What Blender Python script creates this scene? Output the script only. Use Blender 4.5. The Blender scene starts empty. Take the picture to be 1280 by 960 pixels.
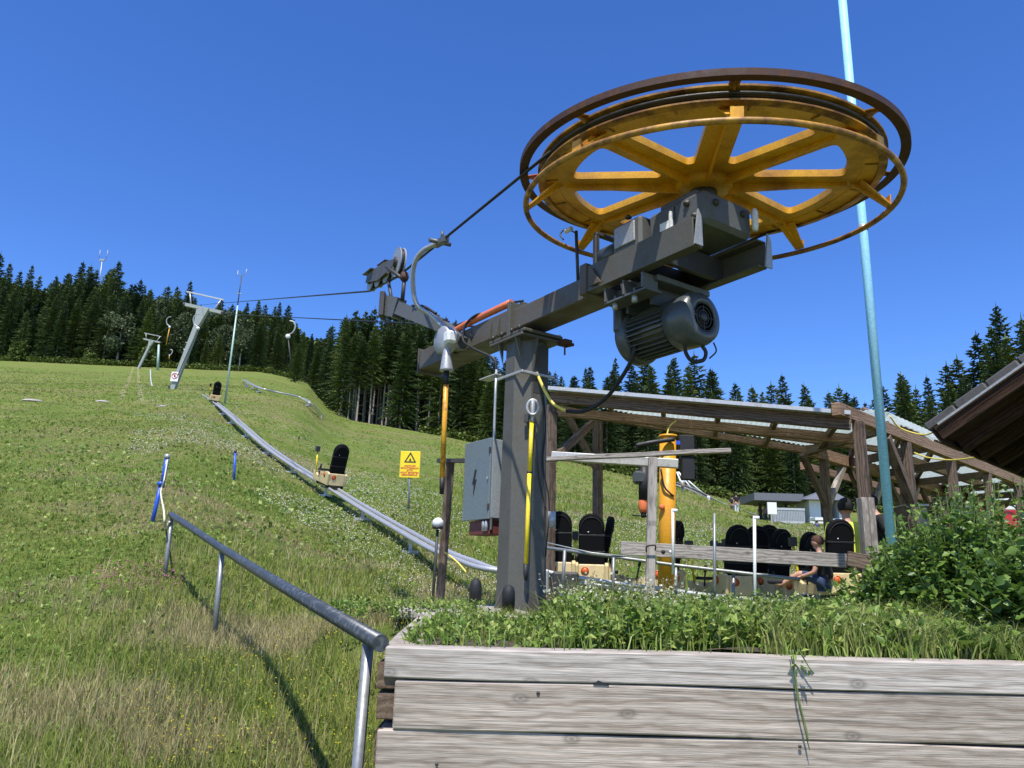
import bpy, bmesh, math, random
import numpy as np
from mathutils import Vector, Matrix
random.seed(7); rng = np.random.default_rng(7)
scene = bpy.context.scene
# ------------------------------------------------------------------ camera
FOC = 961.0; PIT = math.radians(14.5); ROL = math.radians(1.6)
F = np.array([0, math.cos(PIT), math.sin(PIT)]); R0 = np.array([1., 0, 0]); U0 = np.array([0, -math.sin(PIT), math.cos(PIT)])
CR = R0*math.cos(ROL) + U0*math.sin(ROL); CU = U0*math.cos(ROL) - R0*math.sin(ROL)
cam = bpy.data.objects.new('camera', bpy.data.cameras.new('camera')); scene.collection.objects.link(cam)
cam.matrix_world = Matrix(((CR[0], CU[0], -F[0], 0), (CR[1], CU[1], -F[1], 0), (CR[2], CU[2], -F[2], 0), (0, 0, 0, 1)))
cam.data.sensor_width = 36; cam.data.lens = FOC/1280*36; cam.data.clip_start = 0.05; cam.data.clip_end = 5000
scene.camera = cam
# ------------------------------------------------------------------ sky, sun, exposure
SUN_EL = math.radians(63); sd = Vector((-0.15, -0.985, 0)).normalized()
sunv = Vector((sd.x*math.cos(SUN_EL), sd.y*math.cos(SUN_EL), math.sin(SUN_EL)))
w = bpy.data.worlds.new('World'); scene.world = w; w.use_nodes = True
nt = w.node_tree; sky = nt.nodes.new('ShaderNodeTexSky'); sky.sky_type = 'NISHITA'; sky.sun_disc = False
sky.sun_elevation = SUN_EL; sky.sun_rotation = math.atan2(sd.x, sd.y)
sky.altitude = 900; sky.air_density = 1.0; sky.dust_density = 0.0; sky.ozone_density = 6
bg = nt.nodes['Background']; bg.inputs['Strength'].default_value = 0.15
hs_ = nt.nodes.new('ShaderNodeHueSaturation'); hs_.inputs['Saturation'].default_value = 1.20; hs_.inputs['Hue'].default_value = .513
nt.links.new(sky.outputs[0], hs_.inputs['Color']); nt.links.new(hs_.outputs[0], bg.inputs[0])
sl = bpy.data.lights.new('sun', 'SUN'); sl.energy = 4.4; sl.angle = math.radians(0.5); sl.color = (1, 0.955, 0.88)
so = bpy.data.objects.new('sun', sl); scene.collection.objects.link(so)
so.rotation_euler = sunv.to_track_quat('Z', 'Y').to_euler()
scene.view_settings.view_transform = 'Standard'; scene.view_settings.look = 'None'
scene.view_settings.exposure = 0.6; scene.view_settings.gamma = 1

# ------------------------------------------------------------------ place helpers
def ray(px, py): return F + (px-640)/FOC*CR + (480-py)/FOC*CU
def W(px, py, y):
    d = ray(px, py); return Vector(d*y/d[1])
def tau(px, py):
    d = ray(px, py)/ray(px, py)[1]; return d[0], d[2]
US = np.array([-3, -.95, -.691, -.528, -.334, -.269, -.25, -.211, -.146, -.082, -.019, .066, .129, .222, .319, .376, .6, 1.5, 3])
SS = np.array([.26, .268, .272, .269, .266, .252, .222, .203, .193, .183, .171, .158, .144, .125, .103, .098, .100, .08, .05])
DU = np.array([-3, -.35, -.28, -.22, -.1, .1, .3, 3]); DV = np.array([165, 165, 160, 100, 92, 88, 84, 84.])
def sm(a, b, x):
    t = np.clip((x-a)/(b-a), 0, 1); return t*t*(3-2*t)
def ground(x, y):
    x = np.asarray(x, float); y = np.asarray(y, float)
    yy = np.maximum(y, 3.0); u = x/yy
    D = np.interp(u, DU, DV); A = np.interp(u, US, SS) + 1.6*D**-.85
    An = np.interp(u, [-3, -.69, -.43, -.37, -.28, -.233, -.137, -.09, .2, .6, 3], [.30, .30, .29, .272, .238, .222, .211, .20, .165, .14, .08]); kk = sm(25, 60, y); A = An*(1-kk)+A*kk
    yc = np.minimum(np.maximum(y, 1.0), 400)
    z = A*y - 1.6*yc**.15
    z = np.where(y > D, D*A - 1.6*D**.15 + (y-D)*(A-.02)*np.where(u < -.25, 1.1, 1.0), z)
    z = z + .35*np.sin(x*.11+1)*np.sin(y*.09)*sm(14, 40, y)*(1-sm(70, 90, y)) + .03*np.sin(x*1.1)*np.sin(y*.9+1)
    # level pad of the station
    k = np.maximum(sm(-2.8, -.5, x)*sm(3.0, 5.6, y), sm(-.5, -.2, x)*sm(2.6, 3.2, y))*(1-sm(13.5, 18, y))*(1-sm(14, 22, x))
    pad = -.24 - .004*y
    k = k*np.where(z > pad, sm(-1.2, .8, x), 1)
    return z*(1-k) + pad*k
def G(x, y): return float(ground(x, y))
def T(px, py, h=0.0, y0=3.0, y1=400):
    d = ray(px, py); d = d/d[1]; ys = np.geomspace(y0, y1, 3000)
    f = d[2]*ys - ground(d[0]*ys, ys) - h
    i = np.argmax(f <= 0) if f[0] > 0 else np.argmax(f >= 0)
    # want the first place where the line of sight meets the surface lifted by h
    s = np.nonzero(np.sign(f[1:]) != np.sign(f[:-1]))[0]
    i = s[0] if len(s) else len(ys)-1
    return Vector(d*ys[i])

# ------------------------------------------------------------------ object helpers
COL = scene.collection
ORG = {}
def setp(o, label=None, cat=None, group=None, kind=None):
    if label: o['label'] = label
    if cat: o['category'] = cat
    if group: o['group'] = group
    if kind: o['kind'] = kind
    return o
def thing(name, label, cat, loc=(0, 0, 0), group=None):
    o = bpy.data.objects.new(name, None); o.empty_display_size = .1; COL.objects.link(o); o.location = loc
    ORG[o.name] = Vector(loc); return setp(o, label, cat, group)
class MB:
    def __init__(s): s.v = []; s.f = []; s.sm = []
    def add(s, vs, fs, smooth=False):
        n = len(s.v); s.v += [tuple(v) for v in vs]; s.f += [tuple(i+n for i in f) for f in fs]; s.sm += [smooth]*len(fs); return s
    def box(s, c, size, rot=None, ch=0.0):
        a, b, d = [q/2 for q in size]; c = Vector(c); vs = []
        if ch <= 0:
            for X in (-a, a):
                for Y in (-b, b):
                    for Z in (-d, d): vs.append(Vector((X, Y, Z)))
            fs = [(0, 1, 3, 2), (4, 6, 7, 5), (0, 4, 5, 1), (2, 3, 7, 6), (0, 2, 6, 4), (1, 5, 7, 3)]
        else:
            pts = {}
            for sx in (-1, 1):
                for sy in (-1, 1):
                    for sz in (-1, 1):
                        for ax in range(3):
                            p = [sx*(a-ch), sy*(b-ch), sz*(d-ch)]; p[ax] = (sx*a, sy*b, sz*d)[ax]
                            pts[(sx, sy, sz, ax)] = len(vs); vs.append(Vector(p))
            P = pts; fs = []
            for ax in range(3):
                o1, o2 = [q for q in range(3) if q != ax]
                for sg in (-1, 1):
                    q = []
                    for (m, n) in ((-1, -1), (1, -1), (1, 1), (-1, 1)):
                        k = [0, 0, 0]; k[ax] = sg; k[o1] = m; k[o2] = n; q.append(P[(*k, ax)])
                    fs.append(tuple(q))
            for ax in range(3):
                o1, o2 = [q for q in range(3) if q != ax]
                for m in (-1, 1):
                    for n in (-1, 1):
                        k0 = [0, 0, 0]; k1 = [0, 0, 0]; k0[ax] = -1; k1[ax] = 1; k0[o1] = k1[o1] = m; k0[o2] = k1[o2] = n
                        fs.append((P[(*k0, o1)], P[(*k1, o1)], P[(*k1, o2)], P[(*k0, o2)]))
            for sx in (-1, 1):
                for sy in (-1, 1):
                    for sz in (-1, 1): fs.append(tuple(P[(sx, sy, sz, q)] for q in range(3)))
        if rot is not None: vs = [rot @ v for v in vs]
        return s.add([v + c for v in vs], fs)
    def bar(s, p, q, w, h, up=(0, 0, 1), ch=0.0):
        p = Vector(p); q = Vector(q); return s.box((p+q)/2, ((q-p).length, w, h), frame(p, q, up), ch)
    def tube(s, pts, r, n=10, cap=True, closed=False):
        pts = [Vector(p) for p in pts]; m = len(pts); rs = r if isinstance(r, (list, tuple)) else [r]*m
        vs = []; fs = []; up = None
        for i, p in enumerate(pts):
            if closed: d = pts[(i+1) % m]-pts[i-1]
            else: d = pts[min(i+1, m-1)]-pts[max(i-1, 0)]
            d.normalize()
            if up is None: up = Vector((0, 0, 1)) if abs(d.z) < .9 else Vector((1, 0, 0))
            e = d.cross(up); e.normalize(); g = e.cross(d); up = g
            for k in range(n):
                a = 2*math.pi*k/n; vs.append(p + rs[i]*(math.cos(a)*e + math.sin(a)*g))
        for i in range(m if closed else m-1):
            j = (i+1) % m
            for k in range(n):
                l = (k+1) % n; fs.append((i*n+k, i*n+l, j*n+l, j*n+k))
        s.add(vs, fs, True)
        if cap and not closed:
            b = len(s.v)-len(vs); s.f.append(tuple(b+k for k in range(n))[::-1]); s.f.append(tuple(b+(m-1)*n+k for k in range(n))); s.sm += [False, False]
        return s
    def lathe(s, prof, o, axis=(0, 0, 1), n=32, closed=False, smooth=True, cap=False):
        o = Vector(o); ax = Vector(axis).normalized(); t = Vector((1, 0, 0)) if abs(ax.x) < .9 else Vector((0, 1, 0))
        e = (t-ax*t.dot(ax)).normalized(); g = ax.cross(e); vs = []; fs = []; m = len(prof)
        for (r, h) in prof:
            for k in range(n):
                a = 2*math.pi*k/n; vs.append(o + ax*h + r*(math.cos(a)*e + math.sin(a)*g))
        for i in range(m if closed else m-1):
            j = (i+1) % m
            for k in range(n):
                l = (k+1) % n; fs.append((i*n+k, i*n+l, j*n+l, j*n+k))
        s.add(vs, fs, smooth)
        if cap:
            b = len(s.v)-len(vs); s.f.append(tuple(b+k for k in range(n))[::-1]); s.f.append(tuple(b+(m-1)*n+k for k in range(n))); s.sm += [False, False]
        return s
    def prism(s, poly, ext):
        poly = [Vector(p) for p in poly]; ext = Vector(ext); n = len(poly)
        fs = [tuple(range(n))[::-1], tuple(range(n, 2*n))] + [(i, (i+1) % n, n+(i+1) % n, n+i) for i in range(n)]
        return s.add(poly+[p+ext for p in poly], fs)
    def build(s, name, m, parent=None, loc=None, autos=False):
        me = bpy.data.meshes.new(name)
        o = bpy.data.objects.new(name, me); COL.objects.link(o)
        org = Vector((0, 0, 0))
        if parent is not None: o.parent = parent; org = ORG[parent.name]
        elif loc is not None: org = Vector(loc); o.location = org
        ORG[o.name] = org
        me.from_pydata([Vector(v)-org for v in s.v], [], s.f); me.validate()
        if len(me.polygons) == len(s.sm): me.polygons.foreach_set('use_smooth', s.sm)
        bm = bmesh.new(); bm.from_mesh(me); bmesh.ops.recalc_face_normals(bm, faces=bm.faces); bm.to_mesh(me); bm.free()
        me.materials.append(m); return o
def frame(p, q, up=(0, 0, 1)):
    x = (Vector(q)-Vector(p)).normalized(); u = Vector(up)
    if abs(x.dot(u)) > .99: u = Vector((0, 1, 0))
    y = u.cross(x).normalized(); z = x.cross(y); return Matrix((x, y, z)).transposed()
def plank(name, p, q, w, h, m, parent=None, up=(0, 0, 1), ch=.004, warp=.0, seg=1):
    """one timber with its own local x along the grain; w across, h along up"""
    p = Vector(p); q = Vector(q); L = (q-p).length; b = MB()
    b.box((0, 0, 0), (L, w, h), None, min(ch, w/4, h/4))
    me_o = b.build(name, m); me = me_o.data; off = random.uniform(-20, 20)
    if seg > 1:
        bm = bmesh.new(); bm.from_mesh(me)
        for i in range(1, seg):
            bmesh.ops.bisect_plane(bm, geom=bm.verts[:]+bm.edges[:]+bm.faces[:], plane_co=(-L/2+L*i/seg, 0, 0), plane_no=(1, 0, 0))
        for v in bm.verts:
            k = v.co.x*3.1+off; v.co.y += warp*math.sin(k); v.co.z += warp*math.sin(k*1.7+2)*.8
        bm.to_mesh(me); bm.free()
    mat = Matrix.Translation((p+q)/2) @ frame(p, q, up).to_4x4()
    if parent is not None: me_o.parent = parent; mat = Matrix.Translation(-ORG[parent.name]) @ mat
    me_o.matrix_basis = mat
    ORG[me_o.name] = None
    return me_o
def copy_tree(o, parent=None):
    c = o.copy(); COL.objects.link(c)
    if parent is not None: c.parent = parent
    for ch in list(o.children): copy_tree(ch, c)
    return c
def np_mesh(name, V, Fc, m, parent=None, smooth=False):
    """V (n,3) world, Fc (m,k) faces all of the same size"""
    me = bpy.data.meshes.new(name); k = Fc.shape[1]
    org = np.array(ORG[parent.name]) if parent is not None else np.zeros(3)
    me.vertices.add(len(V)); me.vertices.foreach_set('co', (V-org).astype(np.float32).ravel())
    me.loops.add(Fc.size); me.loops.foreach_set('vertex_index', Fc.astype(np.int32).ravel())
    me.polygons.add(len(Fc)); me.polygons.foreach_set('loop_start', np.arange(0, Fc.size, k, dtype=np.int32))
    me.polygons.foreach_set('loop_total', np.full(len(Fc), k, dtype=np.int32))
    if smooth: me.polygons.foreach_set('use_smooth', np.ones(len(Fc), bool))
    me.update(calc_edges=True); me.materials.append(m)
    o = bpy.data.objects.new(name, me); COL.objects.link(o)
    if parent is not None: o.parent = parent; ORG[o.name] = ORG[parent.name]
    return o
def curve_plate(name, outlines, th, m, mat, parent):
    """flat plate with holes from closed outlines, thickness th, placed by matrix mat"""
    cu = bpy.data.curves.new(name, 'CURVE'); cu.dimensions = '2D'; cu.fill_mode = 'BOTH'; cu.extrude = th/2
    for ol in outlines:
        sp = cu.splines.new('POLY'); sp.points.add(len(ol)-1); sp.use_cyclic_u = True
        for i, (x, y) in enumerate(ol): sp.points[i].co = (x, y, 0, 1)
    tmp = bpy.data.objects.new('tmp', cu); COL.objects.link(tmp)
    dg = bpy.context.evaluated_depsgraph_get(); me = bpy.data.meshes.new_from_object(tmp.evaluated_get(dg))
    bpy.data.objects.remove(tmp); bpy.data.curves.remove(cu); me.name = name
    me.transform(mat if parent is None else Matrix.Translation(-ORG[parent.name]) @ mat)
    o = bpy.data.objects.new(name, me); COL.objects.link(o); me.materials.clear(); me.materials.append(m)
    if parent is not None: o.parent = parent; ORG[o.name] = ORG[parent.name]
    return o
def text_part(name, s, size, m, mat, parent, sx=1.0, bold=0.0, align='CENTER'):
    cu = bpy.data.curves.new(name, 'FONT'); cu.body = s; cu.size = size; cu.align_x = align; cu.align_y = 'CENTER'; cu.extrude = .0008; cu.offset = bold; cu.space_line = .95
    tmp = bpy.data.objects.new('tmp', cu); COL.objects.link(tmp)
    dg = bpy.context.evaluated_depsgraph_get(); me = bpy.data.meshes.new_from_object(tmp.evaluated_get(dg))
    bpy.data.objects.remove(tmp); bpy.data.curves.remove(cu); me.name = name
    me.transform(Matrix.Translation(-ORG[parent.name]) @ mat @ Matrix.Diagonal((sx, 1, 1, 1)))
    o = bpy.data.objects.new(name, me); COL.objects.link(o); me.materials.clear(); me.materials.append(m)
    o.parent = parent; ORG[o.name] = ORG[parent.name]; return o

# ------------------------------------------------------------------ materials
def nmat(name):
    m = bpy.data.materials.new(name); m.use_nodes = True; return m, m.node_tree.nodes, m.node_tree.links, m.node_tree.nodes['Principled BSDF']
def node(N, t, **k):
    n = N.new(t)
    for a, b in k.items(): setattr(n, a, b)
    return n
def noise(N, L, scale, detail=5, rough=.6, vec=None, stretch=None, src='Object'):
    tc = node(N, 'ShaderNodeTexCoord'); mp = node(N, 'ShaderNodeMapping')
    if src == 'Geo':
        g = node(N, 'ShaderNodeNewGeometry'); L.new(g.outputs['Position'], mp.inputs[0])
    else: L.new(tc.outputs[src], mp.inputs[0])
    if stretch: mp.inputs['Scale'].default_value = stretch
    n = node(N, 'ShaderNodeTexNoise'); n.inputs['Scale'].default_value = scale; n.inputs['Detail'].default_value = detail; n.inputs['Roughness'].default_value = rough
    L.new(mp.outputs[0], n.inputs['Vector']); return n, mp
def ramp(N, L, src, stops):
    r = node(N, 'ShaderNodeValToRGB'); e = r.color_ramp.elements
    while len(e) < len(stops): e.new(.5)
    for i, (p, c) in enumerate(stops): e[i].position = p; e[i].color = (*c, 1) if len(c) == 3 else c
    L.new(src, r.inputs[0]); return r
def mixc(N, L, fac, a, b, mode='MIX'):
    m = node(N, 'ShaderNodeMix', data_type='RGBA', blend_type=mode)
    for s, v in ((0, fac), (6, a), (7, b)):
        if isinstance(v, (float, int)): m.inputs[s].default_value = v
        elif isinstance(v, tuple): m.inputs[s].default_value = (*v, 1)
        else: L.new(v, m.inputs[s])
    return m.outputs[2]
def bump(N, L, B, h, strength=.3, dist=.01):
    b = node(N, 'ShaderNodeBump'); b.inputs['Strength'].default_value = strength; b.inputs['Distance'].default_value = dist
    L.new(h, b.inputs['Height']); L.new(b.outputs[0], B.inputs['Normal'])
def paint(name, c, rough=.45, metal=0., dirt=None, dscale=6, amt=.5, bs=.15, lo=.5, hi=.72, spec=.5):
    m, N, L, B = nmat(name)
    n, _ = noise(N, L, dscale, 8, .65); n2, _ = noise(N, L, 60, 4, .6)
    d = dirt or tuple(q*.55 for q in c)
    f = ramp(N, L, n.outputs[0], [(lo, (0, 0, 0)), (hi, (amt,)*3)])
    col = mixc(N, L, f.outputs[0], c, d); v = ramp(N, L, n2.outputs[0], [(.3, (.82,)*3), (.7, (1.12,)*3)])
    col = mixc(N, L, 1.0, col, v.outputs[0], 'MULTIPLY'); L.new(col, B.inputs['Base Color'])
    rr = ramp(N, L, n.outputs[0], [(.35, (rough*.8,)*3), (.75, (min(1, rough*1.5),)*3)]); L.new(rr.outputs[0], B.inputs['Roughness'])
    B.inputs['Metallic'].default_value = metal; B.inputs['Specular IOR Level'].default_value = spec
    bump(N, L, B, n2.outputs[0], bs, .003); return m
def wood(name, c1, c2, c3, scale=1.0, rough=.85, bs=.6, knots=True):
    m, N, L, B = nmat(name)
    oi = node(N, 'ShaderNodeObjectInfo'); tc = node(N, 'ShaderNodeTexCoord'); ad = node(N, 'ShaderNodeVectorMath', operation='MULTIPLY_ADD')
    cr = node(N, 'ShaderNodeCombineXYZ'); L.new(oi.outputs['Random'], cr.inputs[0]); L.new(oi.outputs['Random'], cr.inputs[1]); L.new(oi.outputs['Random'], cr.inputs[2])
    ad.inputs[1].default_value = (37, 23, 51); L.new(cr.outputs[0], ad.inputs[0]); L.new(tc.outputs['Object'], ad.inputs[2])
    def nz(sc, st, det=6, ro=.6, dist=0):
        mp = node(N, 'ShaderNodeMapping'); mp.inputs['Scale'].default_value = st; L.new(ad.outputs[0], mp.inputs[0])
        n = node(N, 'ShaderNodeTexNoise'); n.inputs['Scale'].default_value = sc*scale; n.inputs['Detail'].default_value = det; n.inputs['Roughness'].default_value = ro; n.inputs['Distortion'].default_value = dist
        L.new(mp.outputs[0], n.inputs['Vector']); return n
    big = nz(1.6, (.5, 2, 2), 5); grain = nz(9, (.11, 3.2, 3.2), 8, .7, .3); fine = nz(60, (.05, 2, 2), 4, .7)
    wm = node(N, 'ShaderNodeMapping'); wm.inputs['Scale'].default_value = (.26*scale, .8*scale, 1.0*scale); L.new(ad.outputs[0], wm.inputs[0])
    wv = node(N, 'ShaderNodeTexWave', wave_type='BANDS', bands_direction='Z'); wv.inputs['Scale'].default_value = 9; wv.inputs['Distortion'].default_value = 9; wv.inputs['Detail'].default_value = 3; wv.inputs['Detail Scale'].default_value = 1.4; wv.inputs['Detail Roughness'].default_value = .6; L.new(wm.outputs[0], wv.inputs['Vector'])
    gm = node(N, 'ShaderNodeMix'); gm.inputs[0].default_value = .42; L.new(grain.outputs[0], gm.inputs[2]); L.new(wv.outputs['Fac'], gm.inputs[3])
    col = ramp(N, L, gm.outputs[0], [(.18, c3), (.42, c1), (.78, c2)])
    c = mixc(N, L, 1.0, col.outputs[0], ramp(N, L, big.outputs[0], [(.3, (.72, .7, .68)), (.65, (1.15, 1.12, 1.1))]).outputs[0], 'MULTIPLY')
    c = mixc(N, L, 1.0, c, ramp(N, L, fine.outputs[0], [(.3, (.84,)*3), (.6, (1.06,)*3)]).outputs[0], 'MULTIPLY')
    if knots:
        sx_ = node(N, 'ShaderNodeSeparateXYZ'); cx_ = node(N, 'ShaderNodeCombineXYZ'); L.new(ad.outputs[0], sx_.inputs[0]); L.new(sx_.outputs[0], cx_.inputs[0]); L.new(sx_.outputs[2], cx_.inputs[1])
        mp = node(N, 'ShaderNodeMapping'); mp.inputs['Scale'].default_value = (2.7*scale, 4.6*scale, 1); L.new(cx_.outputs[0], mp.inputs[0])
        vo = node(N, 'ShaderNodeTexVoronoi', voronoi_dimensions='2D'); vo.inputs['Scale'].default_value = 1.15; L.new(mp.outputs[0], vo.inputs['Vector'])
        kf = ramp(N, L, vo.outputs['Distance'], [(.0, (.8,)*3), (.04, (.25,)*3), (.055, (.6,)*3), (.11, (0,)*3)]); c = mixc(N, L, kf.outputs[0], c, tuple(q*.35 for q in c1))
    crk = nz(7, (.045, 5, 5), 3, .55, .6); cf = ramp(N, L, crk.outputs[0], [(.478, (0,)*3), (.488, (.8,)*3), (.497, (0,)*3)]); msk = ramp(N, L, big.outputs[0], [(.45, (0,)*3), (.6, (1,)*3)])
    c = mixc(N, L, mixc(N, L, 1.0, cf.outputs[0], msk.outputs[0], 'MULTIPLY'), c, tuple(q*.25 for q in c1))
    L.new(c, B.inputs['Base Color']); B.inputs['Roughness'].default_value = rough; B.inputs['Specular IOR Level'].default_value = .25
    add = node(N, 'ShaderNodeMath', operation='ADD'); L.new(grain.outputs[0], add.inputs[0]); L.new(fine.outputs[0], add.inputs[1])
    bump(N, L, B, add.outputs[0], bs, .006); return m
def leafmat(name, cols, rough=.55, trans=.25, spec=.35):
    """colour varies from leaf to leaf and in patches"""
    m, N, L, B = nmat(name); g = node(N, 'ShaderNodeNewGeometry')
    r = ramp(N, L, g.outputs['Random Per Island'], [(i/max(1, len(cols)-1), c) for i, c in enumerate(cols)])
    n, _ = noise(N, L, 1.2, 4, .6, src='Geo'); v = ramp(N, L, n.outputs[0], [(.3, (.75, .78, .7)), (.7, (1.2, 1.15, 1.1))])
    c = mixc(N, L, 1.0, r.outputs[0], v.outputs[0], 'MULTIPLY'); oi = node(N, 'ShaderNodeObjectInfo'); ov = ramp(N, L, oi.outputs['Random'], [(0, (.68, .72, .8)), (.5, (1, 1, 1)), (1, (1.5, 1.4, 1.05))])
    c = mixc(N, L, 1.0, c, ov.outputs[0], 'MULTIPLY') if 'spruce' in name else c; L.new(c, B.inputs['Base Color'])
    B.inputs['Roughness'].default_value = rough; B.inputs['Specular IOR Level'].default_value = spec
    if trans > 0:
        t = node(N, 'ShaderNodeBsdfTranslucent'); L.new(c, t.inputs['Color']); mx = node(N, 'ShaderNodeMixShader'); mx.inputs[0].default_value = trans
        L.new(B.outputs[0], mx.inputs[1]); L.new(t.outputs[0], mx.inputs[2]); L.new(mx.outputs[0], N['Material Output'].inputs[0])
    return m
M = {}
M['steel'] = paint('grey_weathered_steel', (.088, .084, .068), .5, .0, (.065, .052, .038), 3.5, .6, .2)
M['steel2'] = paint('brown_grey_steel', (.10, .088, .066), .5, .0, (.095, .055, .03), 4, .7, .25, .45, .7)
M['galv'] = paint('galvanised_steel', (.42, .425, .42), .42, .45, (.25, .25, .25), 8, .5, .12)
M['rail'] = paint('polished_rail_steel', (.56, .56, .55), .36, .55, (.36, .36, .36), 5, .5, .02)
M['motor'] = paint('blue_grey_motor_paint', (.062, .07, .07), .33, .0, (.06, .06, .055), 6, .6, .1)
M['gear'] = paint('grey_gearbox_paint', (.095, .10, .098), .45, .0, (.08, .075, .065), 7, .7, .2)
M['dark'] = paint('dark_steel', (.05, .048, .045), .5, .2, (.09, .05, .03), 6, .5, .2)
M['black'] = paint('black_rubber', (.012, .012, .013), .6, .0, (.03, .03, .03), 8, .4, .1)
M['seat'] = paint('black_seat_fabric', (.007, .007, .008), .7, .0, (.008, .008, .01), 8, .4, .3, spec=.1)
M['yellow'] = paint('wheel_yellow', (.80, .385, .012), .42, .0, (.30, .11, .015), 3.2, .9, .2, .46, .72)
M['yrust'] = paint('yellow_and_rust', (.55, .28, .03), .5, .0, (.10, .035, .015), 7, .95, .3, .35, .6)
M['rust'] = paint('dark_rust', (.060, .024, .014), .7, .0, (.15, .06, .018), 9, .6, .4, .5, .7)
M['orange'] = paint('orange_hose', (.70, .17, .055), .4, .0, (.45, .12, .05), 10, .5, .1)
M['ocolumn'] = paint('orange_yellow_column', (.70, .32, .015), .4, .0, (.42, .17, .015), 2.5, .6, .1)
M['ypole'] = paint('bright_yellow_pole', (.82, .62, .02), .35, .0, (.6, .42, .03), 10, .4, .05)
M['orod'] = paint('orange_yellow_rod', (.75, .36, .015), .4, .0, (.35, .15, .02), 14, .9, .1, .48, .6)
M['blue'] = paint('light_blue_paint', (.33, .66, .78), .38, .0, (.2, .45, .52), 9, .5, .12, .60, .74)
M['palegreen'] = paint('pale_green_paint', (.36, .50, .43), .4, .0, None, 5, .3)
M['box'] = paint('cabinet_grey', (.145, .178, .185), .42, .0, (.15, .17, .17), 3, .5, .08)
M['box_sunlit'] = paint('cabinet_grey_sunlit_side', (.27, .295, .30), .42, .0, None, 3, .25, .08)  # cabinet grey lightened: sunlight on the side face is put into the colour
M['redbox'] = paint('dark_red_metal', (.13, .03, .022), .5, .0, None, 6, .4)
M['white'] = paint('white_plastic', (.75, .75, .73), .4, .0, (.45, .45, .42), 8, .5, .08)
M['whitedirty'] = paint('weathered_white_metal', (.52, .52, .50), .4, .3, (.25, .24, .22), 9, .7, .15)
M['cream'] = paint('cream_fibreglass', (.66, .52, .27), .4, .0, (.42, .32, .16), 7, .5, .1)
M['sign'] = paint('sign_yellow', (.85, .64, .01), .4, .0, None, 9, .12, .02)
M['signwhite'] = paint('sign_white', (.78, .78, .77), .4, .0, None, 9, .1, .02)
M['signred'] = paint('sign_red', (.6, .05, .04), .4, .0, None, 9, .1, .02)
M['ink'] = paint('sign_black', (.015, .015, .015), .5, .0, None, 9, .1, .02)
M['rope'] = paint('wire_rope', (.035, .035, .035), .45, .5, (.08, .07, .06), 40, .5, .4)
M['ycable'] = paint('yellow_cable', (.75, .60, .10), .5, .0, None, 9, .2)
M['ropepale'] = paint('pale_cord', (.65, .60, .42), .7, .0, None, 20, .3)
M['bluestake'] = paint('blue_stake', (.02, .09, .55), .4, .0, (.01, .03, .2), 14, .6, .1)
M['handrail'] = paint('dark_grey_handrail', (.055, .065, .075), .36, .2, (.14, .15, .16), 30, .7, .15, .52, .62)
M['post'] = paint('galvanised_post', (.26, .27, .27), .45, .5, (.16, .15, .13), 9, .6, .15)
M['tile'] = paint('dark_concrete_tile', (.075, .07, .068), .7, .0, (.04, .04, .038), 9, .6, .3)
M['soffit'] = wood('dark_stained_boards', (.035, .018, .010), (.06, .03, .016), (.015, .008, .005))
M['sheet'] = paint('translucent_grey_sheet', (.62, .66, .64), .4, .0, (.42, .45, .43), 4, .5, .05)
M['grey_roof'] = paint('grey_roof_sheet', (.13, .135, .15), .6, .0, None, 5, .3)
M['wallwhite'] = paint('white_wall', (.72, .72, .70), .7, .0, None, 5, .3)
M['red'] = paint('red_bodywork', (.45, .02, .02), .3, .0, None, 5, .3)
M['concrete'] = paint('pale_concrete', (.36, .33, .29), .9, .0, (.24, .20, .15), 5, .7, .5)
M['soil'] = paint('dark_soil', (.06, .045, .03), .95, .0, (.11, .08, .055), 12, .8, .9)
M['bark'] = paint('spruce_bark', (.30, .26, .215), .9, .0, (.15, .12, .10), 8, .7, .6)
M['wood'] = wood('grey_weathered_timber', (.345, .298, .245), (.44, .385, .325), (.23, .185, .145))
M['woodtop'] = wood('pale_grey_timber', (.37, .335, .295), (.455, .42, .375), (.28, .245, .205))
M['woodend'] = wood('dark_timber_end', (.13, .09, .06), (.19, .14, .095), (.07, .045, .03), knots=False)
M['woodgrey'] = wood('silver_grey_board', (.30, .275, .245), (.42, .39, .36), (.17, .15, .13))
M['woodbrown'] = wood('brown_canopy_timber', (.15, .10, .068), (.23, .16, .11), (.07, .048, .034))
M['woodwarm'] = wood('warm_brown_beam', (.27, .17, .105), (.38, .26, .17), (.13, .08, .05))
M['woodpost'] = wood('grey_brown_post', (.13, .095, .07), (.20, .15, .115), (.06, .042, .03))
def glassmat():
    m, N, L, B = nmat('dark_glass'); B.inputs['Base Color'].default_value = (.02, .025, .03, 1); B.inputs['Roughness'].default_value = .08; return m
M['glass'] = glassmat()

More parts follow.
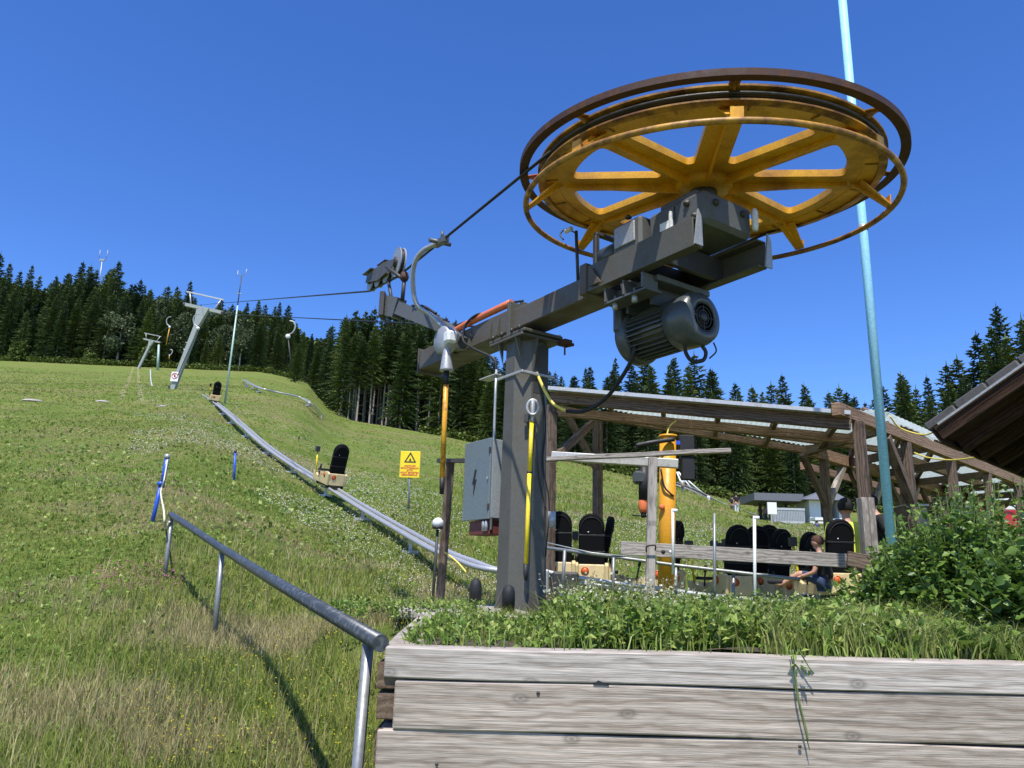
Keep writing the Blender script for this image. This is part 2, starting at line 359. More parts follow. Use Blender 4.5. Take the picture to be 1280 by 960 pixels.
# ------------------------------------------------------------------ ground
def ground_mat():
    m, N, L, B = nmat('meadow_ground')
    a, _ = noise(N, L, .11, 6, .65, src='Geo'); b, _ = noise(N, L, .55, 6, .7, src='Geo', stretch=(1, .8, 1)); c, _ = noise(N, L, 7, 8, .75, src='Geo'); d, _ = noise(N, L, 45, 4, .7, src='Geo')
    col = ramp(N, L, b.outputs[0], [(.30, (.095, .155, .026)), (.47, (.14, .20, .038)), (.58, (.19, .225, .055)), (.72, (.27, .255, .10))])
    col2 = mixc(N, L, ramp(N, L, a.outputs[0], [(.50, (0,)*3), (.60, (.75,)*3)]).outputs[0], col.outputs[0], (.21, .205, .075))
    col3 = mixc(N, L, 1.0, col2, ramp(N, L, c.outputs[0], [(.25, (.55, .58, .5)), (.75, (1.35, 1.3, 1.3))]).outputs[0], 'MULTIPLY')
    col4 = mixc(N, L, 1.0, col3, ramp(N, L, d.outputs[0], [(.3, (.6,)*3), (.7, (1.25,)*3)]).outputs[0], 'MULTIPLY')
    # bare earthy patches and a worn strip
    e, _ = noise(N, L, .35, 5, .7, src='Geo', stretch=(.6, 1.6, 1)); bare = ramp(N, L, e.outputs[0], [(.60, (0,)*3), (.68, (.8,)*3)])
    col5 = mixc(N, L, bare.outputs[0], col4, (.23, .17, .10))
    g_ = node(N, 'ShaderNodeNewGeometry'); sp_ = node(N, 'ShaderNodeSeparateXYZ'); L.new(g_.outputs['Position'], sp_.inputs[0])
    def mth(op, a_, b_=None):
        n_ = node(N, 'ShaderNodeMath', operation=op)
        for i_, v_ in enumerate((a_, b_)):
            if v_ is None: continue
            if isinstance(v_, (int, float)): n_.inputs[i_].default_value = v_
            else: L.new(v_, n_.inputs[i_])
        return n_.outputs[0]
    dd_ = mth('ABSOLUTE', mth('SUBTRACT', mth('ABSOLUTE', mth('ADD', sp_.outputs[0], mth('MULTIPLY', sp_.outputs[1], .507))), .5))
    tr_ = mth('MULTIPLY', mth('LESS_THAN', dd_, .16), mth('GREATER_THAN', sp_.outputs[1], 38.0)); tr_ = mth('MULTIPLY', tr_, .45)
    col5 = mixc(N, L, tr_, col5, (.30, .27, .15))
    L.new(col5, B.inputs['Base Color']); B.inputs['Roughness'].default_value = .95; B.inputs['Specular IOR Level'].default_value = .1
    ad = node(N, 'ShaderNodeMath', operation='ADD'); L.new(c.outputs[0], ad.inputs[0]); L.new(d.outputs[0], ad.inputs[1]); bump(N, L, B, ad.outputs[0], .7, .08)
    return m
M['meadow'] = ground_mat()
def make_ground():
    ys = np.concatenate([np.linspace(-40, 1, 14), np.linspace(1.3, 20, 110), np.geomspace(20.3, 400, 110), [520, 700]])
    t = np.linspace(-1, 1, 181); us = np.sign(t)*np.abs(t)**1.5*1.9
    Y, Uu = np.meshgrid(ys, us, indexing='ij'); X = Uu*(np.maximum(Y, 1)+6)
    Z = ground(X, Y); V = np.stack([X, Y, Z], -1).reshape(-1, 3); n = len(us)
    i, j = np.meshgrid(np.arange(len(ys)-1), np.arange(n-1), indexing='ij'); q = (i*n+j).ravel()
    o = np_mesh('meadow_hill', V, np.stack([q, q+1, q+n+1, q+n], -1), M['meadow'], smooth=True)
    setp(o, 'grassy meadow slope rising to the forest', None, None, 'structure')
make_ground()
# ================================================================== LIFT DRIVE STATION
def add_trans(m, fac):
    N = m.node_tree.nodes; L = m.node_tree.links; B = N['Principled BSDF']; t = N.new('ShaderNodeBsdfTranslucent'); t.inputs['Color'].default_value = (.85, .9, .86, 1)
    mx = N.new('ShaderNodeMixShader'); mx.inputs[0].default_value = fac; L.new(B.outputs[0], mx.inputs[1]); L.new(t.outputs[0], mx.inputs[2]); L.new(mx.outputs[0], N['Material Output'].inputs[0])
add_trans(M['sheet'], .6)
E_ = Vector((.565, -.825, 0)).normalized(); G_ = Vector((-E_.y, E_.x, 0))
def B(s, t, z): return Vector((.16, 5.73, 0)) + E_*s + G_*t + Vector((0, 0, z))
RB = Matrix((E_, G_, Vector((0, 0, 1)))).transposed()
def bb(mb, s0, s1, t0, t1, z0, z1, ch=.006): return mb.box(B((s0+s1)/2, (t0+t1)/2, (z0+z1)/2), (s1-s0, t1-t0, z1-z0), RB, ch)
st = thing('lift_drive_station', 'grey steel drive mast with cantilever arm and motor standing behind the timber planter', 'ski lift drive', B(-.3, .15, -.26))
# mast: tapered square column with chamfered corners
def column(s, t, z0, z1, w0, w1, ch):
    mb = MB(); vs = []
    for z, w in ((z0, w0), (z1, w1)):
        a = w/2
        for p in ((a, a-ch), (a-ch, a), (ch-a, a), (-a, a-ch), (-a, ch-a), (ch-a, -a), (a-ch, -a), (a, ch-a)): vs.append(B(s+p[0], t+p[1], z))
    fs = [(i, (i+1) % 8, 8+(i+1) % 8, 8+i) for i in range(8)] + [tuple(range(8))[::-1], tuple(range(8, 16))]
    return mb.add(vs, fs)
MS, MT = -.30, .15
mast = column(MS, MT, -.24, 1.9, .36, .32, .10).build('mast', M['steel'], st)
mb = MB(); bb(mb, MS-.28, MS+.28, MT-.26, MT+.26, -.262, -.238); mb.build('base_plate', M['steel'], mast)
for (a, b_) in ((1, 0), (-1, 0), (0, 1), (0, -1)):
    d = E_*a+G_*b_; n = G_*a - E_*b_; o = B(MS, MT, -.238)
    MB().prism([o+d*.172-n*.006, o+d*.27-n*.006, o+d*.172-n*.006+Vector((0, 0, .2))], n*.012).build('base_gusset', M['steel'], mast)
mb = MB(); bb(mb, MS-.25, MS+.22, MT-.21, MT+.20, 1.9, 1.925); bb(mb, MS-.27, MS+.24, MT-.20, MT+.19, 1.93, 1.957); mb.build('top_flange', M['steel'], mast)
for q in (-.12, .12):
    mb = MB(); o = B(MS+q, MT-.158, 1.9)
    mb.prism([o, o-G_*.05, o+Vector((0, 0, -.16))], E_*.012); mb.build('stiffener', M['steel'], mast)
o = B(MS+.157, MT-.06, 1.9); MB().prism([o, o+E_*.07, o+Vector((0, 0, -.34))], G_*.012).build('stiffener', M['steel'], mast)
mb = MB()
for q in (-.2, -.07, .07, .18):
    for (tt) in (-.205, .195): mb.lathe([(0, .0), (.013, .0), (.013, .03), (0, .03)], B(MS+q, MT+tt, 1.955), n=6)
mb.build('flange_bolts', M['dark'], mast)['kind'] = 'stuff'
mb = MB(); bb(mb, MS-.17, MS+.19, MT-.175, MT-.16, 1.60, 1.625); bb(mb, MS+.16, MS+.185, MT-.175, MT+.16, 1.60, 1.625); mb.build('clamp_band', M['galv'], mast)
mb = MB(); bb(mb, MS+.155, MS+.166, MT-.05, MT+.10, 1.46, 1.86, .002); mb.build('cable_slot_cover', M['dark'], mast)
MB().tube([B(MS-.19, MT-.17, z) for z in (1.7, 1.45, 1.0, .4)] , .011, 8).build('conduit', M['galv'], mast)
mb = MB(); bb(mb, MS-.42, MS-.17, MT-.19, MT-.09, 1.655, 1.665, .002); mb.build('rain_plate', M['whitedirty'], mast)
# arm
mb = MB(); bb(mb, -1.91, -.33, 0, .26, 2.005, 2.20, .008); arm = mb.build('support_arm', M['steel2'], st)
mb = MB(); bb(mb, -.31, .74, 0.005, .255, 2.005, 2.18, .008); mb.build('support_arm', M['steel2'], st)
mb = MB(); bb(mb, -1.93, -1.912, -.015, .275, 1.975, 2.225, .003); mb.build('end_plate', M['steel2'], arm)
mb = MB(); bb(mb, -.345, -.322, -.03, .29, 1.965, 2.245, .003); bb(mb, -.318, -.298, -.03, .29, 1.965, 2.245, .003); mb.build('joint_flange', M['steel'], arm)
for s_ in (-1.2, -.95, -.62, -.5):
    o = B(s_, -.002, 2.0); MB().prism([o, o-G_*.035, o+Vector((0, 0, .17))], E_*.01).build('web_stiffener', M['steel'], arm)
mb = MB(); o = B(-.36, .10, 2.215)
for k in range(3): mb.prism([o-E_*.05*k*1.4, o-E_*(.05*k*1.4+.012), o-E_*(.05*k*1.4+.012)+Vector((0, 0, .07))+E_*.03, o-E_*.05*k*1.4+Vector((0, 0, .07))+E_*.03], G_*.12)
mb.build('guide_lugs', M['galv'], arm)
mb = MB(); bb(mb, -.05, .05, .27, .35, 1.86, 1.9, .004); mb.tube([B(0, .31, 1.90), B(0, .31, 1.78)], .008, 6); mb.tube([B(-.02, .33, 1.86), B(.06, .35, 1.86)], .014, 8); mb.build('end_clamp', M['rust'], arm)
# orange hose and black cable on the arm
pts = [B(-1.42, -.035, 2.19), B(-1.2, -.03, 2.215), B(-1.0, -.02, 2.235), B(-.75, 0, 2.25), B(-.5, .02, 2.262), B(-.37, .03, 2.268)]
MB().tube(pts, .030, 12).build('orange_hose', M['orange'], arm)
def arc(ps, n=8):
    """smooth curve through points"""
    P = [Vector(p) for p in ps]; P = [P[0]*2-P[1]]+P+[P[-1]*2-P[-2]]; out = []
    for i in range(1, len(P)-2):
        for k in range(n):
            t = k/n; a, b, c, d = P[i-1:i+3]
            out.append(.5*((2*b)+(c-a)*t+(2*a-5*b+4*c-d)*t*t+(3*b-a-3*c+d)*t**3))
    return out+[P[-2]]
MB().tube(arc([B(-.72, .04, 2.25), B(-.8, -.03, 2.27), B(-.93, -.07, 2.2), B(-.93, -.09, 2.05), B(-.72, -.10, 1.92), B(-.52, -.03, 1.80), B(-.49, -.02, 1.68)]), .011, 8).build('loop_cable', M['black'], arm)
MB().tube(arc([B(-1.40, -.02, 2.2), B(-1.3, 0, 2.27), B(-1.1, .02, 2.29), B(-.9, .05, 2.26), B(-.55, .05, 2.30), B(-.3, .1, 2.28)]), .010, 8).build('black_cable', M['black'], arm)
# frame of two channels
def channel(mb, s0, s1, t, z0, z1, side, w=.075, th=.012):
    bb(mb, s0, s1, t-th/2, t+th/2, z0, z1, .002)
    ta, tb = (t+th/2+.001, t+w) if side > 0 else (t-w, t-th/2-.001)
    bb(mb, s0, s1, ta, tb, z0, z0+th, .002); bb(mb, s0, s1, ta, tb, z1-th, z1, .002)
fr = None
mb = MB(); channel(mb, .70, 1.72, -.07, 2.0, 2.19, 1); fr = mb.build('frame_channel', M['steel'], st)
mb = MB(); channel(mb, .70, 1.76, .56, 2.0, 2.19, -1); mb.build('frame_channel', M['steel'], st)
mb = MB(); bb(mb, .66, .735, -.09, .58, 1.99, 2.22, .006); mb.build('cross_plate', M['steel2'], fr)
mb = MB(); bb(mb, 1.38, 1.42, -.055, .545, 2.015, 2.175, .004); mb.build('cross_plate', M['dark'], fr)
mb = MB(); bb(mb, 1.05, 1.12, -.055, .545, 2.015, 2.175, .004); mb.build('cross_plate', M['dark'], fr)
for s_, t_ in ((1.735, -.05), (1.775, .56)):
    o = B(s_, t_, 2.0); MB().prism([o-G_*.04, o+G_*.03, o+G_*.03+Vector((0, 0, .19)), o-G_*.0+Vector((0, 0, .24))], E_*.012).build('end_gusset', M['galv'], fr)
mb = MB(); o = B(.78, -.09, 2.02); mb.prism([o, o+E_*.12, o+E_*.02+Vector((0, 0, .14)), o+Vector((0, 0, .14))], -G_*.012); mb.build('side_gusset', M['steel2'], fr)
# gearbox
mb = MB(); bb(mb, 1.22, 1.72, .04, .50, 2.20, 2.43, .03); bb(mb, 1.27, 1.60, .10, .46, 2.40, 2.50, .02); gear = mb.build('gearbox', M['gear'], st)
mb = MB(); bb(mb, .93, 1.215, -.02, .34, 2.20, 2.43, .02); mb.build('side_housing', M['gear'], gear)
mb = MB(); bb(mb, .97, 1.17, -.035, -.021, 2.25, 2.40, .004); mb.build('cover_plate', M['galv'], gear)
mb = MB(); bb(mb, 1.33, 1.47, .028, .039, 2.30, 2.40, .003); mb.build('cover_plate', M['gear'], gear)
mb = MB(); mb.lathe([(0, 0), (.06, 0), (.075, .02), (.075, .16), (0, .16)], B(.90, .08, 2.29), axis=-E_, n=20); bb(mb, .70, .90, .02, .2, 2.2, 2.23); mb.build('coupling', M['motor'], gear)
mb = MB()
for s_, t_, z_, ax in ((1.58, .035, 2.37, -G_), (1.64, .035, 2.26, -G_), (1.725, .14, 2.35, E_), (1.725, .4, 2.35, E_), (1.1, -.02, 2.44, Vector((0, 0, 1)))):
    MB().lathe([(0, .0), (.024, .0), (.024, .008), (.014, .012), (.014, .02), (0, .02)], B(s_, t_, z_), axis=ax, n=12).build('plug', M['dark'], gear)
mb = MB(); mb.lathe([(.0, 0), (.017, 0), (.022, .03), (.022, .13), (.012, .155), (0, .155)], B(1.76, .47, 2.24), n=12); mb.build('oil_reservoir', M['white'], gear)
MB().lathe([(0, 0), (.09, 0), (.09, .14), (0, .14)], B(1.47, .325, 2.5), n=24).build('output_shaft', M['dark'], gear)
mb = MB(); bb(mb, 1.42, 1.52, -.05, -.03, 2.2, 2.26, .002); bb(mb, 1.5, 1.515, -.05, -.03, 2.2, 2.32, .002); mb.build('bracket', M['white'], gear)
# motor under the frame
MZ = 1.70; MTt = .30
mb = MB(); mb.lathe([(0, .0), (.145, .0), (.145, .34), (0, .34)], B(.90, MTt, MZ), axis=E_, n=40); motor = mb.build('electric_motor', M['motor'], st)
for k in range(30):
    a = 2*math.pi*k/30; n = (G_*math.cos(a)+Vector((0, 0, math.sin(a)))); tdir = E_.cross(n)
    R_ = Matrix((E_, n, tdir)).transposed(); c = B(1.07, MTt, MZ)+n*.157
    MB().box(c, (.33, .034, .007), R_).build('cooling_fin', M['motor'], motor)
mb = MB(); mb.lathe([(0, 0), (.18, 0), (.192, .02), (.192, .08), (.18, .095), (0, .095)], B(.80, MTt, MZ), axis=E_, n=40); bb(mb, .79, .87, .09, .51, MZ-.0, 1.93, .03); mb.build('end_shield', M['motor'], motor)
mb = MB(); mb.lathe([(.178, .0), (.182, .08), (.182, .15), (.168, .19), (.128, .208), (.10, .208), (.10, .195), (.125, .19), (.155, .175), (.17, .15), (.17, 0)], B(1.25, MTt, MZ), axis=E_, n=48, closed=True); fan = mb.build('fan_cover', M['motor'], motor)
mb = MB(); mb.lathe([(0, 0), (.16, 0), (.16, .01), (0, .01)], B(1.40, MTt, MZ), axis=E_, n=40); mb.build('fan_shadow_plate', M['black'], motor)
mb = MB()
for r_ in (.02, .045, .07, .095): mb.tube([B(1.455, MTt, MZ)+G_*r_*math.cos(a)+Vector((0, 0, r_*math.sin(a))) for a in np.linspace(0, 2*math.pi, 25)[:-1]], .003, 5, closed=True)
for a in (0, 1.57, 3.14, 4.71): mb.tube([B(1.455, MTt, MZ)+G_*.015*math.cos(a)+Vector((0, 0, .015*math.sin(a))), B(1.455, MTt, MZ)+G_*.115*math.cos(a)+Vector((0, 0, .115*math.sin(a)))], .003, 5)
mb.lathe([(0, 0), (.03, 0), (.03, .01), (0, .01)], B(1.448, MTt, MZ), axis=E_, n=16)
mb.build('fan_grille', M['dark'], motor)
for s_ in (.95, 1.18):
    mb = MB(); bb(mb, s_-.012, s_+.012, .10, .50, MZ+.12, 1.95, .002); mb.build('mounting_foot', M['motor'], motor)
mb = MB(); bb(mb, .86, 1.30, .05, .55, 1.945, 1.985, .004)
for s_ in (.9, 1.08, 1.26): bb(mb, s_-.008, s_+.008, -.06, .08, 1.88, 1.985, .002)
bb(mb, .88, 1.28, -.05, .10, 1.865, 1.88, .002); mb.build('mounting_plate', M['gear'], motor)
mb = MB()
for s_ in (.95, 1.14): mb.lathe([(0, 0), (.02, 0), (.02, .05), (.008, .05), (.008, .1), (0, .1)], B(s_, -.01, 1.82), n=8)
mb.build('mounting_bolts', M['galv'], motor)['kind'] = 'stuff'
MB().tube(arc([B(1.33, MTt-.05, MZ-.17), B(1.32, MTt-.03, MZ-.22), B(1.34, MTt+.0, MZ-.27), B(1.38, MTt+.06, MZ-.265), B(1.39, MTt+.08, MZ-.21), B(1.38, MTt+.05, MZ-.16)]), .013, 8).build('hook_loop', M['black'], motor)
MB().tube(arc([B(1.44, MTt+.10, MZ-.15), B(1.45, MTt+.11, MZ-.21), B(1.40, MTt+.10, MZ-.25)]), .005, 6).build('thin_wire', M['black'], motor)
# power cable mast -> motor
pc = arc([W(668, 457, 5.95), W(676, 478, 5.9), W(690, 503, 5.85), W(708, 514, 5.8)]); MB().tube(pc, .013, 8).build('power_cable_yellow_end', M['ycable'], st)
pc = arc([W(708, 514, 5.8), W(730, 514, 5.7), W(755, 500, 5.5), W(775, 475, 5.25), W(790, 448, 5.1), W(796, 420, 5.05)]); MB().tube(pc, .015, 8).build('power_cable', M['black'], st)
# loose wires down the mast's right side
MB().tube(arc([B(-.13, .19, 1.55), B(-.12, .22, 1.2), B(-.12, .20, .9), B(-.11, .26, .6), B(-.12, .24, .2)]), .006, 6).build('mast_wire', M['black'], st)
MB().tube(arc([B(-.13, .10, 1.3), B(-.115, .14, 1.0), B(-.12, .17, .8), B(-.12, .24, .55)]), .005, 6).build('mast_wire', M['dark'], st)
mb = MB(); mb.lathe([(0, 0), (.03, 0), (.03, .12), (0, .12)], B(-.10, .28, .42), n=10); mb.build('cable_gland', M['whitedirty'], st)
# small sensor bracket beside the wheel
mb = MB(); mb.tube([B(.42, .10, 2.2), B(.44, .06, 2.62)], .014, 6); mb.tube(arc([B(.44, .06, 2.60), B(.36, .03, 2.66), B(.32, .0, 2.62), B(.36, .0, 2.56)]), .006, 6); mb.build('sensor_bracket', M['dark'], st)
mb = MB(); mb.lathe([(0, 0), (.018, 0), (.018, .07), (0, .07)], B(.42, .03, 2.64), axis=-E_, n=8); mb.build('sensor', M['white'], st)
mb = MB(); bb(mb, .56, .60, .12, .16, 2.2, 2.55); bb(mb, .56, .60, .13, .35, 2.55, 2.58); mb.build('wheel_scraper', M['dark'], st)

# ------------------------------------------------------------------ control cabinet on the mast
cb = thing('control_cabinet', 'grey electrical cabinet with lightning mark fixed to the left of the drive mast', 'electrical cabinet', B(-.67, .05, .36))
mb = MB(); bb(mb, -.86, -.475, -.04, .16, .49, 1.12, .004); mb.build('cabinet_body', M['box_sunlit'], cb)
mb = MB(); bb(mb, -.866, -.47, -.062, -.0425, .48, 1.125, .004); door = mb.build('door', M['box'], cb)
mb = MB(); bb(mb, -.485, -.469, -.07, -.055, 1.0, 1.05, .002); mb.build('hinge', M['dark'], door); mb = MB(); bb(mb, -.485, -.469, -.07, -.055, .55, .60, .002); mb.build('hinge', M['dark'], door)
mb = MB(); bb(mb, -.50, -.488, -.075, -.0625, .79, .81, .002); mb.build('lock', M['galv'], door)
mb = MB(); o = B(-.70, -.0635, .80)
def lp(a, b_): return o+E_*a+Vector((0, 0, b_))
mb.prism([lp(.01, .09), lp(.035, .085), lp(.012, .0), lp(.04, .01), lp(-.005, -.13), lp(-.0, -.025), lp(-.025, -.03)], -G_*.002); mb.build('lightning_mark', M['ink'], door)
mb = MB(); bb(mb, -.80, -.50, -.03, .14, .365, .478, .004); mb.build('lower_box', M['redbox'], cb)
mb = MB()
for s_ in (-.56, -.52): mb.lathe([(0, 0), (.016, 0), (.016, .06), (.01, .08), (0, .08)], B(s_, -.045, .39), n=8)
mb.build('cable_glands', M['galv'], cb)

# ------------------------------------------------------------------ bull wheel
n = Vector((0.00725, -0.0914, 1)).normalized(); WC = Vector((1.259, 4.705, 2.465)); wx = Vector((1, 0, -.00725)).normalized(); wy = n.cross(wx); wx = wy.cross(n)
WM = Matrix.Translation(WC) @ Matrix((wx, wy, n)).transposed().to_4x4()
def WP(r, a, h): return WM @ Vector((r*math.cos(a), r*math.sin(a), h))
bw = thing('bull_wheel', 'large yellow eight-spoked haul rope wheel with rusty guard rings held over the drive mast', 'bull wheel', WC+n*.12)
A0 = math.radians(-96)
HZ = .19
ol = [[(.985*math.cos(a), .985*math.sin(a)) for a in np.linspace(0, 2*math.pi, 129)[:-1]]]
def rounded(P, rad, k=5):
    out = []
    for i in range(len(P)):
        a, b, c = Vector(P[i-1]), Vector(P[i]), Vector(P[(i+1) % len(P)]); d1 = (a-b); d2 = (c-b); ra = min(rad, d1.length*.45, d2.length*.45)
        p, q = b+d1.normalized()*ra, b+d2.normalized()*ra
        for j in range(k+1):
            t = j/k; v = p*(1-t)**2+b*2*t*(1-t)+q*t*t; out.append((v.x, v.y))
    return out
holes = []
for k in range(8):
    a = A0+math.pi/8+k*math.pi/4; half = math.pi/8; P = []
    hw = .098
    def edge(r, sg):
        th = half-math.asin(min(.99, hw/r)); return (r*math.cos(a+sg*th), r*math.sin(a+sg*th))
    ro = .89
    tho = half-math.asin(hw/ro)
    P.append((.33*math.cos(a-.07), .33*math.sin(a-.07))); P.append(edge(ro, -1))
    for t in (-.5, 0, .5): P.append((ro*math.cos(a+t*tho), ro*math.sin(a+t*tho)))
    P.append(edge(ro, 1)); P.append((.33*math.cos(a+.07), .33*math.sin(a+.07)))
    h = rounded(P, .07); holes.append(h)
disc = curve_plate('spoked_disc', ol+holes, .012, M['yellow'], WM @ Matrix.Translation((0, 0, HZ)), bw)
# flange round every opening, standing up above the plate
for h in holes:
    vs = []; fs = []; m_ = len(h)
    for (x, y) in h:
        c_ = Vector((x, y)); vs += [WM @ Vector((x, y, HZ+.0065)), WM @ Vector((x, y, HZ+.042))]
    ce = sum((Vector(q) for q in h), Vector((0, 0)))/m_
    for (x, y) in h:
        q = Vector((x, y)); q2 = q+(q-ce).normalized()*.008; vs += [WM @ Vector((q2.x, q2.y, HZ+.0065)), WM @ Vector((q2.x, q2.y, HZ+.042))]
    b_ = 2*m_
    for i in range(m_):
        j = (i+1) % m_; fs += [(2*i, 2*j, 2*j+1, 2*i+1), (b_+2*i, b_+2*i+1, b_+2*j+1, b_+2*j), (2*i+1, 2*j+1, b_+2*j+1, b_+2*i+1)]
    MB().add(vs, fs).build('opening_flange', M['yellow'], disc)
mb = MB(); mb.lathe([(.975, HZ-.010), (.985, HZ-.010), (1.075, HZ-.018), (1.075, HZ-.006), (.975, HZ+.007)], WC, n, n=96, closed=True, smooth=False); band = mb.build('outer_band', M['yellow'], bw)
# seams of the outer band
for k in range(16):
    a = A0+k*math.pi/8+.1; mb = MB(); mb.bar(WP(.985, a, HZ-.014), WP(1.068, a, HZ-.022), .012, .006, n); mb.build('band_seam', M['yrust'], band)
mb = MB(); mb.lathe([(1.07, HZ-.035), (1.12, HZ-.028), (1.12, HZ-.018), (1.085, HZ-.008), (1.085, HZ+.042), (1.125, HZ+.052), (1.125, HZ+.064), (1.07, HZ+.067)], WC, n, n=128, closed=True, smooth=False); mb.build('rope_groove', M['yrust'], bw)
mb = MB(); mb.lathe([(1.09+.018*math.cos(a), HZ+.018+.018*math.sin(a)) for a in np.linspace(0, 2*math.pi, 9)[:-1]], WC, n, n=160, closed=True); mb.build('rubber_lining', M['rope'], bw)
mb = MB(); mb.lathe([(1.250, .228), (1.250, .268), (1.242, .268), (1.242, .238), (1.192, .238), (1.192, .228)], WC, n, n=160, closed=True, smooth=False); up = mb.build('upper_guard_ring', M['rust'], bw)
mb = MB(); mb.lathe([(1.2+.019*math.cos(a), .019*math.sin(a)) for a in np.linspace(0, 2*math.pi, 9)[:-1]], WC, n, n=160, closed=True); mb.build('lower_guard_ring', M['yrust'], bw)
for k in range(8):
    a = A0+k*math.pi/4; rd = WP(1, a, 0)-WP(0, a, 0); td = WP(1, a+math.pi/2, 0)-WP(0, 0, 0)
    rib = MB(); rib.prism([WP(.16, a, HZ-.007)-td*.004, WP(.93, a, HZ-.007)-td*.004, WP(.93, a, HZ-.03)-td*.004, WP(.16, a, HZ-.075)-td*.004], td*.008); rib.build('spoke_rib', M['yellow'], disc)
    for sg in (-1, 1):
        r2 = MB(); r2.prism([WP(.5, a, HZ+.0065)+td*sg*.055, WP(1.06, a, HZ+.0065)+td*sg*.055, WP(1.06, a, HZ+.05)+td*sg*.055, WP(.5, a, HZ+.04)+td*sg*.055], td*.006); r2.build('spoke_web', M['yellow'], disc)
    b2 = MB(); c = .065
    b2.prism([WP(1.0, a, HZ-.02)-td*c, WP(1.0, a, HZ-.02)+td*c, WP(1.185, a, .018)+td*.035, WP(1.185, a, .018)-td*.035], rd*.008+n*.006)
    b2.prism([WP(.93, a, HZ-.0)-td*.005, WP(1.19, a, .012)-td*.005, WP(1.19, a, .03)-td*.005, WP(1.07, a, HZ-.03)-td*.005], td*.01)
    b2.prism([WP(1.185, a, .018)-td*.035, WP(1.185, a, .018)+td*.035, WP(1.185, a, .085)+td*.035, WP(1.185, a, .085)-td*.035], rd*.007)
    b2.build('lower_bracket', M['yellow'], bw)
    b3 = MB(); b3.prism([WP(1.1, a, HZ+.066)-td*.03, WP(1.1, a, HZ+.066)+td*.03, WP(1.2, a, .2395)+td*.03, WP(1.2, a, .2395)-td*.03], rd*.006+n*.004)
    b3.prism([WP(1.1, a, HZ+.0645)-td*.004, WP(1.19, a, .237)-td*.004, WP(1.13, a, .21)-td*.004], td*.008); b3.build('upper_bracket', M['orange'] if k == 6 else M['yrust'], bw)
mb = MB(); mb.lathe([(0, HZ-.06), (.17, HZ-.06), (.19, HZ-.03), (.19, HZ+.09), (.13, HZ+.13), (0, HZ+.13)], WC, n, n=40); mb.build('hub', M['yellow'], bw)

# ------------------------------------------------------------------ sheaves and haul rope
SH = W(492, 332, 7.25)          # big front sheave centre
TP = W(252, 381, 50.0)          # rope point on the tow pylon
RS = Vector(W(497, 346, 7.25)); RS2 = W(462, 364, 8.15)
r1 = WC+n*(HZ+.018)-wx*1.108*.95-wy*.33*1.108
a_t = []                        # wrap of rope round the wheel
angL = math.atan2(-.33, -.95)
def wr(a): return WP(1.108, a, HZ+.018)
TP2 = W(270, 392, 50.0); DS = W(672, 412, 6.4)
wrap = [wr(a) for a in np.linspace(angL, angL+math.pi*1.12, 70)]
rp = MB(); rp.tube([TP, RS2, RS]+wrap[:1], .011, 8); rp.tube(wrap, .011, 8); rp.tube([wrap[-1], DS, TP2], .011, 8)
# beyond the tow pylon up the hill
P2 = W(196, 424, 140.0); rp.tube([TP, P2+Vector((-1.2, 0, 0))], .03, 6); rp.tube([TP2, P2+Vector((1.0, 0, 0))], .03, 6)
setp(rp.build('haul_rope', M['rope'], None, RS), 'dark wire haul rope running from the yellow bull wheel up to the hill pylons', 'rope')
# sheave train
sv = thing('sheave_train', 'grey sheave train on a bracket arm at the far end of the drive arm', 'sheave train', W(490, 385, 7.2))
rd = (RS-RS2).normalized(); sd_ = Vector((rd.y, -rd.x, 0)).normalized(); upv = sd_.cross(rd); 
if upv.z < 0: upv = -upv
def SP(a, b_, c): return RS + rd*a + sd_*b_ + upv*c
def sheave(c, r):
    mb = MB(); mb.lathe([(r*.35, -.028), (r*.92, -.028), (r, -.03), (r, -.02), (r*.88, -.008), (r*.88, .008), (r, .02), (r, .03), (r*.92, .028), (r*.35, .028)], c, sd_, n=36, closed=True, smooth=False); o = mb.build('sheave', M['galv'], sv)
    MB().lathe([(r*.885, -.012), (r*.95, -.016), (r*.95, .016), (r*.885, .012)], c, sd_, n=36, closed=True).build('tyre', M['black'], o)
    MB().lathe([(0, -.05), (r*.34, -.05), (r*.34, .05), (0, .05)], c, sd_, n=16).build('hub', M['dark'], o)
sheave(SP(-.02, 0, .15), .155); sheave(SP(-.36, 0, .10), .11); sheave(SP(-.66, 0, .10), .11); sheave(SP(-.95, 0, .10), .11)
for sg in (-1, 1):
    mb = MB(); mb.prism([SP(.0, sg*.06, .09), SP(-.0, sg*.06, .17), SP(-.35, sg*.06, .20), SP(-.95, sg*.06, .17), SP(-1.0, sg*.06, .08), SP(-.5, sg*.06, .03)], sd_*sg*.008); mb.build('side_plate', M['steel'] if sg > 0 else M['gear'], sv)
mb = MB(); mb.prism([SP(-1.05, -.1, .17), SP(-.72, -.1, .19), SP(-.72, .1, .19), SP(-1.05, .1, .17)], upv*.01); mb.prism([SP(-.6, -.07, .205), SP(-.3, -.07, .215), SP(-.3, .07, .215), SP(-.6, .07, .205)], upv*.008); mb.build('guard_plate', M['steel'], sv)
mb = MB()
for a in (-.2, -.45, -.62, -.8):
    mb.lathe([(0, 0), (.018, 0), (.018, .03), (0, .03)], SP(a, -.095, .15), sd_, n=8)
mb.build('axle_nuts', M['white'], sv)['kind'] = 'stuff'
mb = MB(); mb.tube([SP(-.25, .02, .0), W(489, 372, 7.2)], .018, 8); mb.build('support_post', M['dark'], sv)
mb = MB(); mb.tube([W(505.5, 348, 7.05), W(503, 375, 7.05)], .02, 8); mb.tube([SP(-.1, .1, .10), W(505.5, 350, 7.05)], .018, 8); mb.build('support_post', M['dark'], sv)
